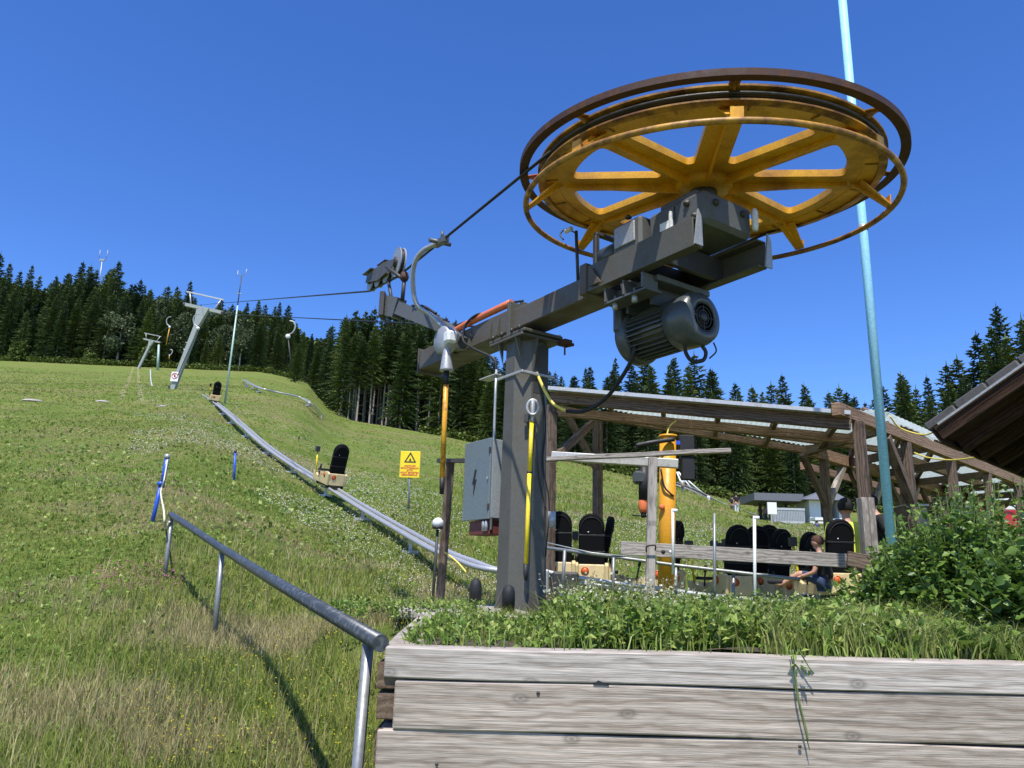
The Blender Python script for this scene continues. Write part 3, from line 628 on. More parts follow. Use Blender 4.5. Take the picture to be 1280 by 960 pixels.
mb = MB(); mb.lathe([(0, -.03), (.035, -.03), (.045, 0), (.035, .05), (0, .06)], W(505.5, 347, 7.05), n=12); mb.build('rusty_nut', M['rust'], sv)
A1 = W(484, 383, 7.2); A2 = W(510, 388, 7.0); A3 = W(555, 408, 6.75); A4 = W(578, 428, 6.55)
mb = MB(); mb.bar(A1-Vector((.0, 0, 0)), A1+(A2-A1)*.6, .12, .20); mb.bar(A1+(A2-A1)*.62, A3, .10, .13); mb.bar(A3, A4, .10, .10); mb.bar(A4, B(-1.4, -.03, 2.1), .12, .12); mb.build('bracket_arm', M['gear'], sv)
mb = MB(); mb.box(A1+Vector((-.04, -.02, -.0)), (.05, .16, .25), None, .004); mb.build('end_plate', M['dark'], sv)
mb = MB()
for px in (487, 505): mb.tube([W(px, 392, 7.15), W(px, 408, 7.15)], .014, 6)
mb.build('thread_ends', M['dark'], sv)
mb = MB(); mb.tube(arc([W(520, 388, 6.9), W(532, 387, 6.85), W(545, 394, 6.8), W(556, 404, 6.75)]), .013, 8); mb.tube(arc([W(515, 382, 6.9), W(530, 383, 6.85), W(545, 392, 6.75)]), .012, 8); mb.build('arm_hoses', M['black'], sv)
# deflection sheave behind the mast for the return rope
dsb = MB(); dd = (TP2-DS).normalized(); dsn = Vector((dd.y, -dd.x, 0)).normalized()
dv = thing('deflection_sheave', 'small return rope sheave half hidden behind the top of the drive mast', 'sheave', DS)
MB().lathe([(.03, -.03), (.1, -.03), (.09, 0), (.1, .03), (.03, .03)], DS+Vector((0, 0, -.10)), dsn, n=28, closed=True).build('sheave', M['dark'], dv)
MB().bar(DS+Vector((0, 0, -.10))-dsn*.05, DS+Vector((.02, -.25, -.2)), .03, .06).build('hanger_bar', M['dark'], dv)

# ------------------------------------------------------------------ tow hangers
def closest_on(a, b_, px, py):
    best = None
    for t in np.linspace(0, 1, 800):
        p = a.lerp(b_, t); q = np.array(p); d = q@F; x = 640+FOC*(q@CR)/d; y = 480-FOC*(q@CU)/d; e = (x-px)**2+(y-py)**2
        if best is None or e < best[0]: best = (e, p)
    return best[1]
def tow_hanger(name, label, gp, hook, drum, rod_end, rp_=.022, long=True):
    """gp grip on rope, hook list of points of the bent pipe, drum centre, rod end"""
    t = thing(name, label, 'tow hanger', drum, 'tow hangers on the lift rope')
    MB().tube(arc([gp]+hook+[drum+Vector((.0, 0, .10))]), rp_, 10).build('bent_pipe', M['galv'], t)
    v = Vector((0, 0, 1)); ax = Vector((.35, -.9, 0)).normalized()
    mb = MB(); mb.bar(gp-rd*.10, gp+rd*.16, .05, .06, ch=.005); mb.tube([gp-sd_*.10, gp+sd_*.1], .02, 8); mb.tube([gp+rd*.05+v*.03, gp+rd*.05+v*.09], .014, 6); mb.build('rope_grip', M['gear'], t)
    mb = MB(); mb.lathe([(0, -.055), (.11, -.055), (.125, -.04), (.125, .04), (.11, .055), (0, .055)], drum, Vector((.8, .6, 0)), n=32); dr = mb.build('spring_drum', M['galv'], t)
    mb = MB(); mb.box(drum+Vector((.05, -.10, -.0)), (.10, .10, .11), Matrix.Rotation(.6, 3, 'Z'), .02); mb.build('drum_cap', M['white'], dr)
    d = (rod_end-drum).normalized(); q = drum+Vector((.02, -.06, -.07))
    mb = MB(); mb.lathe([(.025, 0), (.03, .01), (.055, .20), (.06, .22), (.0, .22)], q, d, n=20); mb.build('bell', M['galv'], t)
    MB().tube([q+d*.22, q+d*.34], .026, 10).build('rubber_sleeve', M['black'], t)
    q2 = q+d*.28
    MB().tube([q2, q2.lerp(rod_end, .86)], .0215, 12).build('yellow_rod', M['orod'], t)
    MB().tube([q2.lerp(rod_end, .86), rod_end], [.024, .018], 10).build('black_end', M['black'], t)
    return t
gp = closest_on(wrap[0], RS, 545, 297)
tow_hanger('tow_hanger', 'parked tow hanger with a long orange rod on the near side of the drive arm', gp, [W(528, 314, 6.3), W(517.5, 332, 6.4), W(516.5, 360, 6.5), W(522, 382, 6.55), W(540, 395, 6.55)], W(557, 426, 6.45), W(552, 618, 6.5))
def far_hanger(px, py, y, label, rod, sc=1.0, tilt=0.0):
    t = thing('tow_hanger', label, 'tow hanger', W(px, py, y), 'tow hangers on the lift rope'); o = W(px, py, y)
    h = sc
    MB().tube(arc([o, o+Vector((.35*h, 0, -.1*h)), o+Vector((.5*h, 0, -.5*h)), o+Vector((.35*h, 0, -.95*h)), o+Vector((.05*h, 0, -1.15*h))] if rod >= 0 else [o, o-Vector((.35*h, 0, .1*h)), o+Vector((-.5*h, 0, -.5*h)), o+Vector((-.35*h, 0, -.95*h)), o+Vector((-.05*h, 0, -1.15*h))]), .035*max(1, y/60), 8).build('bent_pipe', M['galv'], t)
    c = o+Vector((0, 0, -1.3*h)); MB().lathe([(0, -.07), (.10, -.07), (.12, 0), (.10, .07), (0, .07)], c, (0.3, 1, 0), n=16).build('spring_drum', M['white'], t)
    e = c+Vector((tilt, 0, -abs(rod))); MB().tube([c, e], .03*max(1, y/50), 6).build('rod', M['dark'] if abs(tilt) > .3 else M['orod'], t)
far_hanger(362, 401, 36, 'tow hanger dangling on the rope right of the thin mast, against the sky', 1.7, .62, .35)
far_hanger(250, 392, 49, 'tow hanger with orange rod hanging in front of the leaning tow pylon', -3.3, .8, -.9)
far_hanger(214, 396, 75, 'tow hanger with orange rod hanging left of the leaning tow pylon', -1.9, .85, -.1)
for i_, (px, py, y, l_) in enumerate([(232, 428, 95, 'distant tow hanger just left of the shaft of the leaning pylon'), (213, 437, 120, 'distant tow hanger low between the far and the near tow pylon')]):
    far_hanger(px, py, y, l_, .6, .75, 0)

# ------------------------------------------------------------------ tow pylons
def tow_pylon(label, base, top, s=1.0, signs=True, yk=1.0):
    t = thing('tow_pylon', label, 'lift pylon', base, 'tow pylons of the drag lift'); sh = MB(); d = (top-base)
    ax = Vector((1, .15, -.16)).normalized()
    sh.bar(base-d.normalized()*.4, base+d*.80, .34*s, .34*s, ch=.03*s); sh.build('shaft', M['pyl'], t)
    p = base+d*.80; mb = MB()
    mb.prism([p-Vector((.17, .17, 0))*s, p+Vector((.17, -.17, 0))*s, top+Vector((.42, -.17, 0))*s, top-Vector((.42, .17, 0))*s], Vector((0, .34*s, 0))); mb.build('fork', M['pyl'], t)
    MB().bar(top-ax*1.25*s, top+ax*1.25*s, .26*s, .22*s).build('cross_arm', M['pyl'], t)
    q = top+Vector((0, 0, .95*s))
    MB().bar(q-ax*1.28*s, q+ax*1.25*s, .09*s, .09*s).build('top_bar', M['whitedirty'], t)
    MB().tube([top-ax*.85*s, q-ax*1.05*s], .045*s, 6).build('brace', M['whitedirty'], t); MB().tube([top+ax*.62*s, q+ax*1.1*s], .045*s, 6).build('brace', M['whitedirty'], t)
    for sg in (-1, 1):
        mb = MB(); mb.lathe([(0, -.08*s), (.16*s, -.08*s), (.16*s, .08*s), (0, .08*s)], top+ax*sg*1.3*s, (1, 0, 0), n=14); mb.build('pulley', M['dark'], t)
    if signs:
        c = base+d*.22+Vector((-.06, -.26, 0)); mt = Matrix.Translation(c) @ Matrix.Rotation(math.radians(90), 4, 'X') @ Matrix.Rotation(math.radians(-3), 4, 'Z')
        mb = MB(); mb.box(c, (.5, .02, .66), Matrix.Rotation(.05, 3, 'Y')); sg = mb.build('sign_board', M['signwhite'], t)
        mb = MB(); mb.tube([c+Vector((.19*math.cos(a), -.02, .19*math.sin(a)+.05)) for a in np.linspace(0, 2*math.pi, 25)[:-1]], .02, 5, closed=True); mb.tube([c+Vector((-.13, -.02, .18)), c+Vector((.13, -.02, -.08))], .02, 5); mb.build('prohibition_ring', M['signred'], sg)
        mb = MB(); mb.box(c+Vector((0, -.014, .05)), (.08, .006, .2)); mb.build('symbol', M['ink'], sg)
        mb = MB(); mb.box(base+d*.10+Vector((-.2, -.15, 0)), (.12, .2, .25)); mb.build('junction_box', M['dark'], t)
    return t
M['pyl'] = paint('pale_grey_green_pylon', (.30, .33, .30), .5, .1, (.2, .21, .19), 2, .5, .1)
pb = W(212, 497, 50.0); pb.z = min(pb.z, G(pb.x, pb.y)+.4)
tow_pylon('tall leaning grey tow pylon with a white prohibition sign near its foot', pb, W(254.5, 386, 50.0))
tow_pylon('far leaning tow pylon standing at the edge of the dark forest', W(173, 461, 140.0), W(190, 426, 140.0), 1.25, False)
tow_pylon('farthest tow pylon, its top just above the far pylon among the trees', W(178, 440, 185.0), W(183, 408, 185.0), 1.2, False)
# thin weather mast
wb = T(281, 505, 0, 20); wt = W(297, 382, wb.y)
t = thing('weather_mast', 'thin pale green pole with a small antenna right of the leaning pylon', 'mast', wb)
MB().tube([wb-Vector((0, 0, .3)), wt], [.065, .045], 8).build('pole', M['palegreen'], t)
wtt = W(302, 345, wb.y); MB().tube([wt, wtt], .03, 6).build('lattice_top', M['dark'], t)
mb = MB()
for dx, dz in ((-.25, .0), (.25, .1)): mb.tube([wtt, wtt+Vector((dx, 0, dz+.1)), wtt+Vector((dx, 0, dz+.35))], .02, 5)
mb.tube([wt.lerp(wtt, .4)-Vector((.2, 0, 0)), wt.lerp(wtt, .4)+Vector((.2, 0, 0))], .025, 5); mb.build('sensor_arms', M['galv'], t)
wb = W(197, 463, 135); t = setp(MB().tube([wb, W(198.5, 431, 135)], [.25, .18], 6).build('lamp_pole', M['palegreen'], None, wb), 'short pale pole right of the far tow pylon at the forest edge', 'pole')
# white snow lance hose post left of pylon
q0 = W(196, 497, 52); q1 = W(188, 462, 54); setp(MB().tube(arc([q0, q0.lerp(q1, .5)+Vector((-.15, 0, 0)), q1]), .05, 6).build('bent_post', M['whitedirty'], None, q0), 'thin bent pale post just left of the leaning pylon', 'post')
am = W(127, 340, 230); t = thing('radio_mast', 'distant lattice radio mast rising above the left forest', 'radio mast', am)
at_ = W(128, 324, 230); MB().tube([am-Vector((0, 0, 8)), at_], .16, 4).build('lattice', M['galv'], t)
mb = MB(); mb.box(at_+Vector((0, 0, -.3)), (1.7, .5, .6)); mb.tube([at_+Vector((-1.1, 0, 0)), at_+Vector((-1.2, 0, 3.2))], .08, 5); mb.tube([at_+Vector((1.1, 0, 0)), at_+Vector((1.3, 0, 3.2))], .08, 5); mb.build('antenna_platform', M['galv'], t)
# ================================================================== PLANTER
pl = thing('timber_planter', 'low box of squared grey timbers full of weeds and bushes along the bottom right', 'planter', (.9, 2.7, -.9))
YF = 2.6
fl = [(-.208, -.302, -.382, 'woodtop', .0), (-.306, -.452, -.345, 'wood', .0), (-.456, -.600, -.392, 'wood', .0), (-.604, -.75, -.35, 'wood', .0), (-.754, -.90, -.41, 'wood', 0)]
for i, (z1, z0, x0, mt, dy) in enumerate(fl):
    y = YF + .004*i; zc = (z0+z1)/2; hh = z1-z0
    xm = [.29, 9, 9, 1.6, 9][i]
    if i == 0:
        plank('front_timber', (x0, y+.065, zc), (4.2, y+.065, zc), .13, hh, M[mt], pl, ch=.004, warp=.0022, seg=26)
        MB().prism([Vector((.285, YF+.012, z0-.004)), Vector((.335, YF+.012, z0-.004)), Vector((.30, YF+.012, z0+.010))], (0, -.0125, 0)).build('split_notch', M['ink'], pl)
    else:
        plank('front_timber', (x0, y+.065, zc), (4.2, y+.065, zc), .13, hh, M[mt], pl, ch=.005, warp=.003, seg=22)
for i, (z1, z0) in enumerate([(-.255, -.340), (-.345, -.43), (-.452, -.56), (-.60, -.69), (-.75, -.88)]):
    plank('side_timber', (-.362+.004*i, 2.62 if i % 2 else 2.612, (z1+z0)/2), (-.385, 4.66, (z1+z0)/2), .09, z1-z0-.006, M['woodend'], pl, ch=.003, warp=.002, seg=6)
plank('side_timber', (-.34, 2.75, -.245), (-.44, 4.56, -.238), .12, .08, M['woodtop'], pl, ch=.005, warp=.002, seg=8)
plank('back_timber', (-.50, 4.62, -.225), (1.0, 4.62, -.232), .13, .09, M['woodtop'], pl, ch=.006, warp=.003, seg=10)
plank('back_timber', (1.01, 4.62, -.235), (4.2, 4.62, -.235), .13, .09, M['woodtop'], pl, ch=.006, warp=.003, seg=10)
for i in range(3): plank('back_timber', (-.50, 4.63, -.33-.1*i), (4.2, 4.63, -.33-.1*i), .12, .092, M['wood'], pl)
so_ = MB(); nx, ny = 60, 30
vs = []
for i in range(nx+1):
    for j in range(ny+1):
        x = -.31+4.5*i/nx; y = 2.74+1.81*j/ny; vs.append((x, y, -.235+.02*math.sin(x*7+y*3)+.015*math.sin(y*11-x*5)+.01*random.random()))
so_.add(vs, [(i*(ny+1)+j, (i+1)*(ny+1)+j, (i+1)*(ny+1)+j+1, i*(ny+1)+j+1) for i in range(nx) for j in range(ny)], True); so_.build('soil', M['soil'], pl)
# nail heads and splits on the front
for x, z in ((.93, -.47), (1.18, -.60), (.11, -.335), (1.9, -.36), (-.2, -.55), (.55, -.62)):
    MB().lathe([(0, 0), (.006, 0), (.005, .003), (0, .003)], (x, YF+.0005, z), (0, -1, 0), n=8).build('nail_head', M['dark'], pl)
# ================================================================== HANDRAIL
hr = thing('handrail', 'dark pipe handrail on three grey posts climbing the grass beside the planter', 'handrail', (-1.6, 4.6, -.5))
H0 = W(476, 804, 2.62); H2 = W(278, 686, 5.75); H1 = W(215, 644, 7.25)
MB().tube([H0, H0.lerp(H2, .5)+Vector((0, 0, -.008)), H2, H1, H1+(H1-H2)*.02], .028, 18).build('rail_pipe', M['handrail'], hr)
for P_, (bx, by) in ((H0, (466, 1050)), (H2, (268, 800)), (H1, (205, 730))):
    p = H0.lerp(H2, .035) if P_ is H0 else P_
    g = Vector((p.x-.02, p.y, G(p.x, p.y)-.2)); 
    if P_ is H0: g = Vector((p.x-.02, p.y-.02, -1.5))
    else: g = W(bx, by, P_.y+.02); g.z = min(g.z, G(g.x, g.y))-.1
    MB().tube([p+Vector((0, 0, -.025)), g], .0195, 12).build('post', M['post'], hr)
# pale cord and the blue stakes
bs0 = T(190, 652, 0, 4); bs1 = W(209, 571, bs0.y)
t = thing('blue_stake', 'leaning bright blue stake with a knotted top near the upper end of the handrail', 'marker stake', bs0, 'blue marker stakes in the meadow')
mb = MB(); k_ = bs0.lerp(bs1, .58); mb.tube([bs0-Vector((0, 0, .1)), k_+Vector((-.0, 0, 0))], .026, 8); mb.tube([k_+Vector((.02, 0, -.05)), bs1], .03, 8); mb.build('stake', M['bluestake'], t)
mb = MB(); mb.lathe([(0, -.03), (.045, -.02), (.045, .02), (0, .03)], k_, (0, 0, 1), n=10); mb.build('knot', M['bluestake'], t)
MB().lathe([(0, -.03), (.04, -.02), (.035, .03), (0, .04)], bs1, n=8).build('cap', M['galv'], t)
setp(MB().tube(arc([bs1+Vector((.02, -.02, -.04)), W(205, 600, bs0.y-.15), W(201, 615, bs0.y-.3), W(205, 640, H1.y+.1), H1+Vector((-.05, 0, -.12)), H1+Vector((-.0, -.03, -.06))]), .010, 7).build('cord', M['ropepale'], None, bs1), 'pale cord looping from the leaning blue stake to the top handrail post', 'cord')
c0 = T(293, 600, 0, 6); c1 = W(294, 566, c0.y)
t = thing('blue_stake', 'upright thin blue stake in the flowers right of the leaning one', 'marker stake', c0, 'blue marker stakes in the meadow')
MB().tube([c0-Vector((0, 0, .1)), c1], .026, 8).build('stake', M['bluestake'], t); MB().tube([c1, c1+Vector((0, 0, .06))], .03, 8).build('cap', M['dark'], t)

# ================================================================== COASTER TRACK
TY = [47, 42, 33.5, 27, 23, 20, 17.2, 14.4]
TK = [(255, 493, TY[0]), (268, 502, TY[1]), (290, 520, TY[2]), (330, 555, TY[3]), (370, 583, TY[4]), (412, 608, TY[5]), (450, 632, TY[6]), (500, 661, TY[7]), (545, 686, 12), (580, 700, 11.2), (612, 711, 10.7), (655, 716, 10.6)]
tkp = arc([W(*q) for q in TK], 10)
tr = thing('coaster_track', 'long silver alpine coaster track climbing the meadow from the station', 'coaster track', tkp[-1])
def side(P, i):
    d = P[min(i+1, len(P)-1)]-P[max(i-1, 0)]; d.z = 0; d.normalize(); return Vector((d.y, -d.x, 0))
def track(parent, P, gauge=.24, r=.036, tie=1.2, leg=3.0, gnd=True, tray=True):
    for sg in (-1, 1):
        MB().tube([p+side(P, i)*sg*gauge/2 for i, p in enumerate(P)], r, 10).build('rail_tube', M['rail'], parent)
    if tray:
        mb = MB(); vs = []; n = len(P)
        for i, p in enumerate(P):
            s = side(P, i); vs += [p+s*gauge*.36+Vector((0, 0, -.03)), p-s*gauge*.36+Vector((0, 0, -.03)), p-s*gauge*.36+Vector((0, 0, -.045)), p+s*gauge*.36+Vector((0, 0, -.045))]
        mb.add(vs, [(4*i+k, 4*i+(k+1) % 4, 4*i+4+(k+1) % 4, 4*i+4+k) for i in range(n-1) for k in range(4)]); mb.build('chain_tray', M['galv'], parent)
    acc = 0; last = 0
    for i in range(1, len(P)):
        acc += (P[i]-P[i-1]).length
        if acc-last >= leg:
            last = acc; p = P[i]; s = side(P, i); gz = G(p.x, p.y)-.1
            mb = MB(); mb.bar(p-s*gauge*.55+Vector((0, 0, -.07)), p+s*gauge*.55+Vector((0, 0, -.07)), .05, .04); mb.bar(p+Vector((0, 0, -.09)), Vector((p.x, p.y, min(gz, p.z-.2))), .06, .06, (1, 0, 0)); mb.box((p.x, p.y, max(gz+.12, p.z-.5)), (.3, .3, .06)); mb.build('support', M['galv'], parent)
track(tr, tkp, leg=3.6)
# far stretches of track
ft = thing('coaster_track', 'pale winding coaster track far up on the meadow below the trees', 'coaster track', T(345, 488, 0, 30))
fp = [T(px, py, .25, 30) for px, py in ((302, 470), (312, 477), (335, 487), (352, 492), (378, 496), (392, 505), (404, 520))]
fp = [T(px, py, .35, 20) for px, py in ((304, 474), (320, 483), (345, 490), (376, 497), (390, 506), (404, 521))]
track(ft, arc(fp, 6), .22, .04, leg=6, tray=False)
ft = thing('coaster_track', 'short pale track bend at the forest gap beyond the meadow', 'coaster track', W(375, 467, 120))
track(ft, arc([T(px, py, .5, 20) for px, py in ((352, 463), (368, 467), (385, 473), (396, 479))], 6), .3, .06, leg=9, tray=False)
ft = thing('coaster_track', 'dark guarded track running down the ridge behind the canopy on the right', 'coaster track', W(900, 632, 70))
fp = arc([W(835, 603, 84), W(868, 614, 80), W(900, 631, 72), W(940, 646, 62), W(985, 660, 52), W(1040, 676, 44)], 6)
track(ft, fp, .42, .05, leg=4)
for sg in (-1,):
    MB().tube([p+Vector((0, 0, .28)) for p in fp], .045, 6).build('guard_rail', M['galv'], ft)
    MB().tube([p+Vector((0, 0, .14)) for p in fp], .06, 6).build('side_board', M['dark'], ft)

# ================================================================== CARTS
def bev(o, w, seg=2):
    m = o.modifiers.new('bevel', 'BEVEL'); m.width = w; m.segments = seg; m.limit_method = 'ANGLE'
    return o
M['strap'] = paint('dark_strap', (.012, .012, .013), .6, .0, None, 20, .3)
def make_cart(badge='red'):
    c = thing('coaster_sled', 'x', 'coaster sled', (0, 0, 0), 'alpine coaster sleds')
    prof = [(-.47, .06), (-.50, .36), (-.42, .40), (-.22, .385), (-.08, .28), (.15, .23), (.38, .22), (.60, .30), (.72, .28), (.74, .14), (.62, .05)]
    mb = MB()
    for y in (-.26, .20): mb.prism([Vector((x, y, z)) for x, z in prof], (0, .06, 0))
    mb.box((.1, 0, .10), (1.12, .40, .07)); mb.box((-.46, 0, .22), (.05, .40, .30)); mb.box((.66, 0, .19), (.10, .40, .17))
    body = bev(mb.build('body', M['cream'], c), .018)
    setp(body, kind=None)
    bev(MB().box((-.02, 0, .19), (.72, .36, .10)).build('seat', M['seat'], c), .03)
    pts = []; hw, h = .20, .80
    for a in np.linspace(0, math.pi, 15): pts.append((hw*math.cos(a), h-hw+hw*math.sin(a)*1.0))
    pts += [(-hw*1.0, .0), (hw*1.0, .0)]
    mt = Matrix.Translation((-.40, 0, .34)) @ Matrix.Rotation(math.radians(-10), 4, 'Y')
    mb = MB(); mb.prism([mt @ Vector((0, y, z)) for y, z in pts], (mt.to_3x3() @ Vector((.11, 0, 0))))
    back = bev(mb.build('backrest', M['seat'], c), .03, 3)
    for z0 in (.22, .47):
        mb = MB(); mb.box(mt @ Vector((.055, 0, z0)), (.116, .405, .028), mt.to_3x3(), .004); mb.build('strap', M['strap'], back)
    mb = MB(); mb.tube([mt @ Vector((-.004, y*.86, .06+(z-.06)*.93)) for y, z in pts[:15]], .006, 6); mb.build('seam', M['strap'], back)
    mb = MB(); mb.lathe([(0, 0), (.012, 0), (0, .006)], mt @ Vector((-.001, .05, .52)), mt.to_3x3() @ Vector((-1, 0, 0)), n=8); mb.build('rivet', M['white'], back)
    for x, y, nrm in ((-.487, .10, (-1, 0, .0)), (-.22, .262, (0, 1, 0)), (-.22, -.262, (0, -1, 0))):
        b_ = MB().lathe([(0, .002), (.062, .002), (.062, .006), (0, .006)], (x, y, .27 if x < -.3 else .30), nrm, n=20).build('badge', M['badge' if badge == 'red' else 'sign'], c)
        MB().lathe([(.048, .0065), (.054, .0065), (.054, .008), (.048, .008)], (x, y, .27 if x < -.3 else .30), nrm, n=20, closed=True).build('badge_ring', M['ink'], b_)
    for sg in (-1, 1):
        l = MB().tube([(.12, sg*.29, .20), (.06, sg*.30, .44)], .015, 8).build('brake_lever', M['dark'], c); MB().tube([(.065, sg*.30, .42), (.04, sg*.30, .52)], .024, 8).build('grip', M['black'], l)
    mb = MB(); mb.box((.05, 0, .02), (.9, .30, .06)); mb.build('chassis', M['dark'], c)
    for x in (-.35, .42):
        for sg in (-1, 1): MB().lathe([(0, -.02), (.05, -.02), (.05, .02), (0, .02)], (x, sg*.2, .03), (0, 1, 0), n=14).build('wheel', M['black'], c)
    mb = MB(); mb.box((.66, 0, .33), (.08, .30, .05)); mb.build('front_bumper', M['black'], c)
    return c
M['badge'] = paint('red_orange_badge', (.65, .12, .02), .4, .0, None, 9, .1, .02)
cart0 = make_cart()
cart_used = [False]
def cart(loc, head, label, pitch=0, roll=0, pole=False):
    if not cart_used[0]: c = cart0; cart_used[0] = True
    else: c = copy_tree(cart0)
    c.location = loc; c.rotation_mode = 'XYZ'; c.rotation_euler = (roll, pitch, head); c['label'] = label
    if pole:
        b_ = MB(); b_.tube([(.50, .25, .25), (.62, .27, .80)], .022, 8); o = b_.build('flag_pole', M['ypole'], None); o.parent = c
        b_ = MB(); b_.box((.63, .27, .86), (.12, .10, .14)); o2 = b_.build('pole_head', M['dark'], None); o2.parent = o
    return c
def tk(i0):  # position and direction uphill at TK index
    i = min(i0*10, len(tkp)-2); p = tkp[i]; d = (tkp[max(i-3, 0)]-tkp[i+1]); return p, math.atan2(d.y, d.x), -math.atan2(d.z, math.hypot(d.x, d.y))
p, hd, pi_ = tk(5); cart(p+Vector((0, 0, .02)), hd+.06, 'cream sled with tall black backrest riding up the silver track, left of the warning sign', pi_, 0, True)
p, hd, pi_ = tk(1); cart(p+Vector((0, 0, .02)), hd, 'distant cream sled at the top of the silver track below the thin mast', pi_, 0, True)
row = [(699, 640, 12.0, 86, 'leftmost parked sled, its black backrest beside the brown canopy post'), (739.5, 643, 12.0, 84, 'second parked sled from the left, in front of the thin canopy post'), (767, 647, 12.6, 170, 'parked sled seen side-on with a strap on its backrest, left of the grey fence post'),
       (851, 652, 12.2, 148, 'parked sled with slanted backrest just right of the orange column'), (925, 657, 12.0, 105, 'parked sled left of the white pipe, behind the grey plank'), (948, 658, 12.9, 100, 'parked sled directly behind the tall white pipe'), (963, 657, 13.6, 102, 'middle sled of the tight cluster right of the white pipe'), (980, 662, 12.6, 118, 'last sled of the tight cluster right of the white pipe'),
       (1016, 666, 12.3, 122, 'parked sled next to the seated child'), (1051, 650, 11.3, 92, 'sled whose backrest hides the back of the man in the yellow shirt')]
for px, py, y, hdg, lb in row:
    f_ = .9 if px < 1040 else .84; y = y*f_; p = W(px, py, y); a = math.radians(hdg); c_ = Vector((math.cos(a), math.sin(a), 0)); p = p + (c_*.52 - Vector((0, 0, 1.12)))*f_; q_ = cart(p, a, lb); q_.scale = (f_, f_, f_)
zs = W(700, 640, 12).z-1.12
# station rails under the parked sleds
sr = thing('station_track', 'silver storage rails under the parked sleds behind the weeds', 'coaster track', W(800, 735, 11.6))
def W_z(px, z, y):
    u = (px-640)/FOC; return Vector((W(px, 730, y).x, y, z))
for dy, dz in ((-.55, 0), (-.47, -.06), (.05, .0)):
    P_ = [W_z(px, W(px, py, 10.5).z+dz, 10.5+dy) for px, py in ((664, 711), (700, 719), (760, 728), (840, 738), (900, 746), (980, 752), (1060, 758))]
    MB().tube(arc(P_, 5), .03, 8).build('rail_tube', M['rail'], sr)
for px, py in ((672, 713), (730, 724), (800, 733), (870, 742), (950, 750)):
    p = W(px, py, 10.1); mb = MB(); mb.bar(p, Vector((p.x, p.y, -.35)), .06, .06, (1, 0, 0)); mb.build('rail_post', M['post'], sr)
mb = MB(); p = W(676, 727, 10.0)
mb.box(p+Vector((0, 0, 0)), (.20, .2, .30), None, .02); mb.build('drive_box', M['galv'], sr)
mb = MB(); mb.box(p+Vector((.30, 0, -.04)), (.34, .3, .34), None, .03); mb.build('drive_housing', M['dark'], sr)

# ================================================================== FENCES, POSTS, COLUMN IN THE STATION
hn = thing('tube_railing', 'thin grey tube railing with a wire running in front of the parked sleds', 'railing', W(800, 720, 9))
MB().tube([W(664, 682, 9.6), W(760, 695, 9.4), W(840, 706, 9.2), W(960, 720, 9.0), W(1000, 724, 8.9)], .021, 10).build('rail_tube', M['post'], hn)
MB().tube([W(682, 678, 9.6), W(740, 691, 9.4), W(800, 697, 9.3)], .008, 6).build('wire', M['galv'], hn)
for (a, b_, y) in (((706, 688), (703, 718), 9.5), ((767, 697), (766, 724), 9.35), ((845, 706), (844, 735), 9.2), ((917, 714), (915, 745), 9.1)):
    q = W(*b_, y); MB().tube([W(*a, y), Vector((q.x, q.y, q.z-.25))], .02, 8).build('tube_post', M['post'], hn)
gp_ = thing('plank_fence', 'single grey plank on a tall weathered post and props, crossing before the sleds', 'fence', W(812, 735, 8.9))
plank('post', W(816, 572, 8.95), W(812, 760, 8.9), .10, .07, M['woodgrey'], gp_, up=(0, 1, 0), ch=.005)
plank('rail_plank', W(776, 685, 8.99)+Vector((0, .0, 0)), W(1058, 701, 8.75), .05, .15, M['woodgrey'], gp_)
plank('rail_plank', W(1059, 698, 8.7), W(1094, 705, 8.65), .06, .16, M['woodpost'], gp_)
MB().tube(arc([W(808, 690, 8.85), W(808, 684, 8.83), W(812, 682, 8.82), W(819, 682, 8.82), W(819, 688, 8.84)]), .009, 6).build('tie_wire', M['black'], gp_)
MB().lathe([(0, 0), (.025, 0), (.02, .03), (0, .03)], W(829, 690, 8.85), (0, -1, 0), n=10).build('bolt', M['black'], gp_); MB().lathe([(0, 0), (.02, 0), (.015, .03), (0, .03)], W(838, 690, 8.85), (0, -1, 0), n=10).build('bolt', M['white'], gp_)
b1 = thing('barrier_board', 'long thin grey wooden slat lying askew on top of the weathered fence post', 'wooden slat', W(800, 570, 9.0))
ORG[b1.name] = W(800, 570, 9.0)
plank('slat', W(683, 574, 9.35), W(914, 563, 8.75), .09, .05, M['woodgrey'], b1, ch=.004, warp=.004, seg=6)
b2 = thing('barrier_beam', 'white metal beam below the thin slat, ending right of the orange column', 'metal beam', W(770, 577, 9.1))
bev(MB().bar(W(690, 570, 9.5), W(848, 580, 9.1), .10, .105).build('beam', M['whitedirty'], b2), .006)
def pipe(name, label, a, b_, y, r, m, cat='pipe', cap=None, tee=False, grp=None):
    p0, p1 = W(*b_, y), W(*a, y); t = thing(name, label, cat, p0, grp); MB().tube([p0-Vector((0, 0, .15)), p1], r, 10).build('pipe', m, t)
    if tee: mb = MB(); mb.tube([p1+Vector((-.01, 0, -.02)), p1+Vector((.05, 0, -.02))], r*1.3, 8); mb.build('tee_fitting', m, t)
    return t
pipe('plastic_pipe', 'white plastic pipe standing right of the orange column', (841, 636), (841, 700), 8.6, .016, M['white'], tee=True, grp='upright pipes by the fence')
pipe('plastic_pipe', 'tall white plastic pipe with a tee before the sled cluster', (943, 645), (943, 760), 8.5, .017, M['white'], tee=True, grp='upright pipes by the fence')
pipe('plastic_pipe', 'pale grey pipe between the two white pipes', (893, 642), (893, 765), 8.5, .016, M['post'], grp='upright pipes by the fence')
oc = thing('orange_column', 'round orange-yellow steel column carrying a cable box under the canopy', 'column', W(833, 735, 10.0))
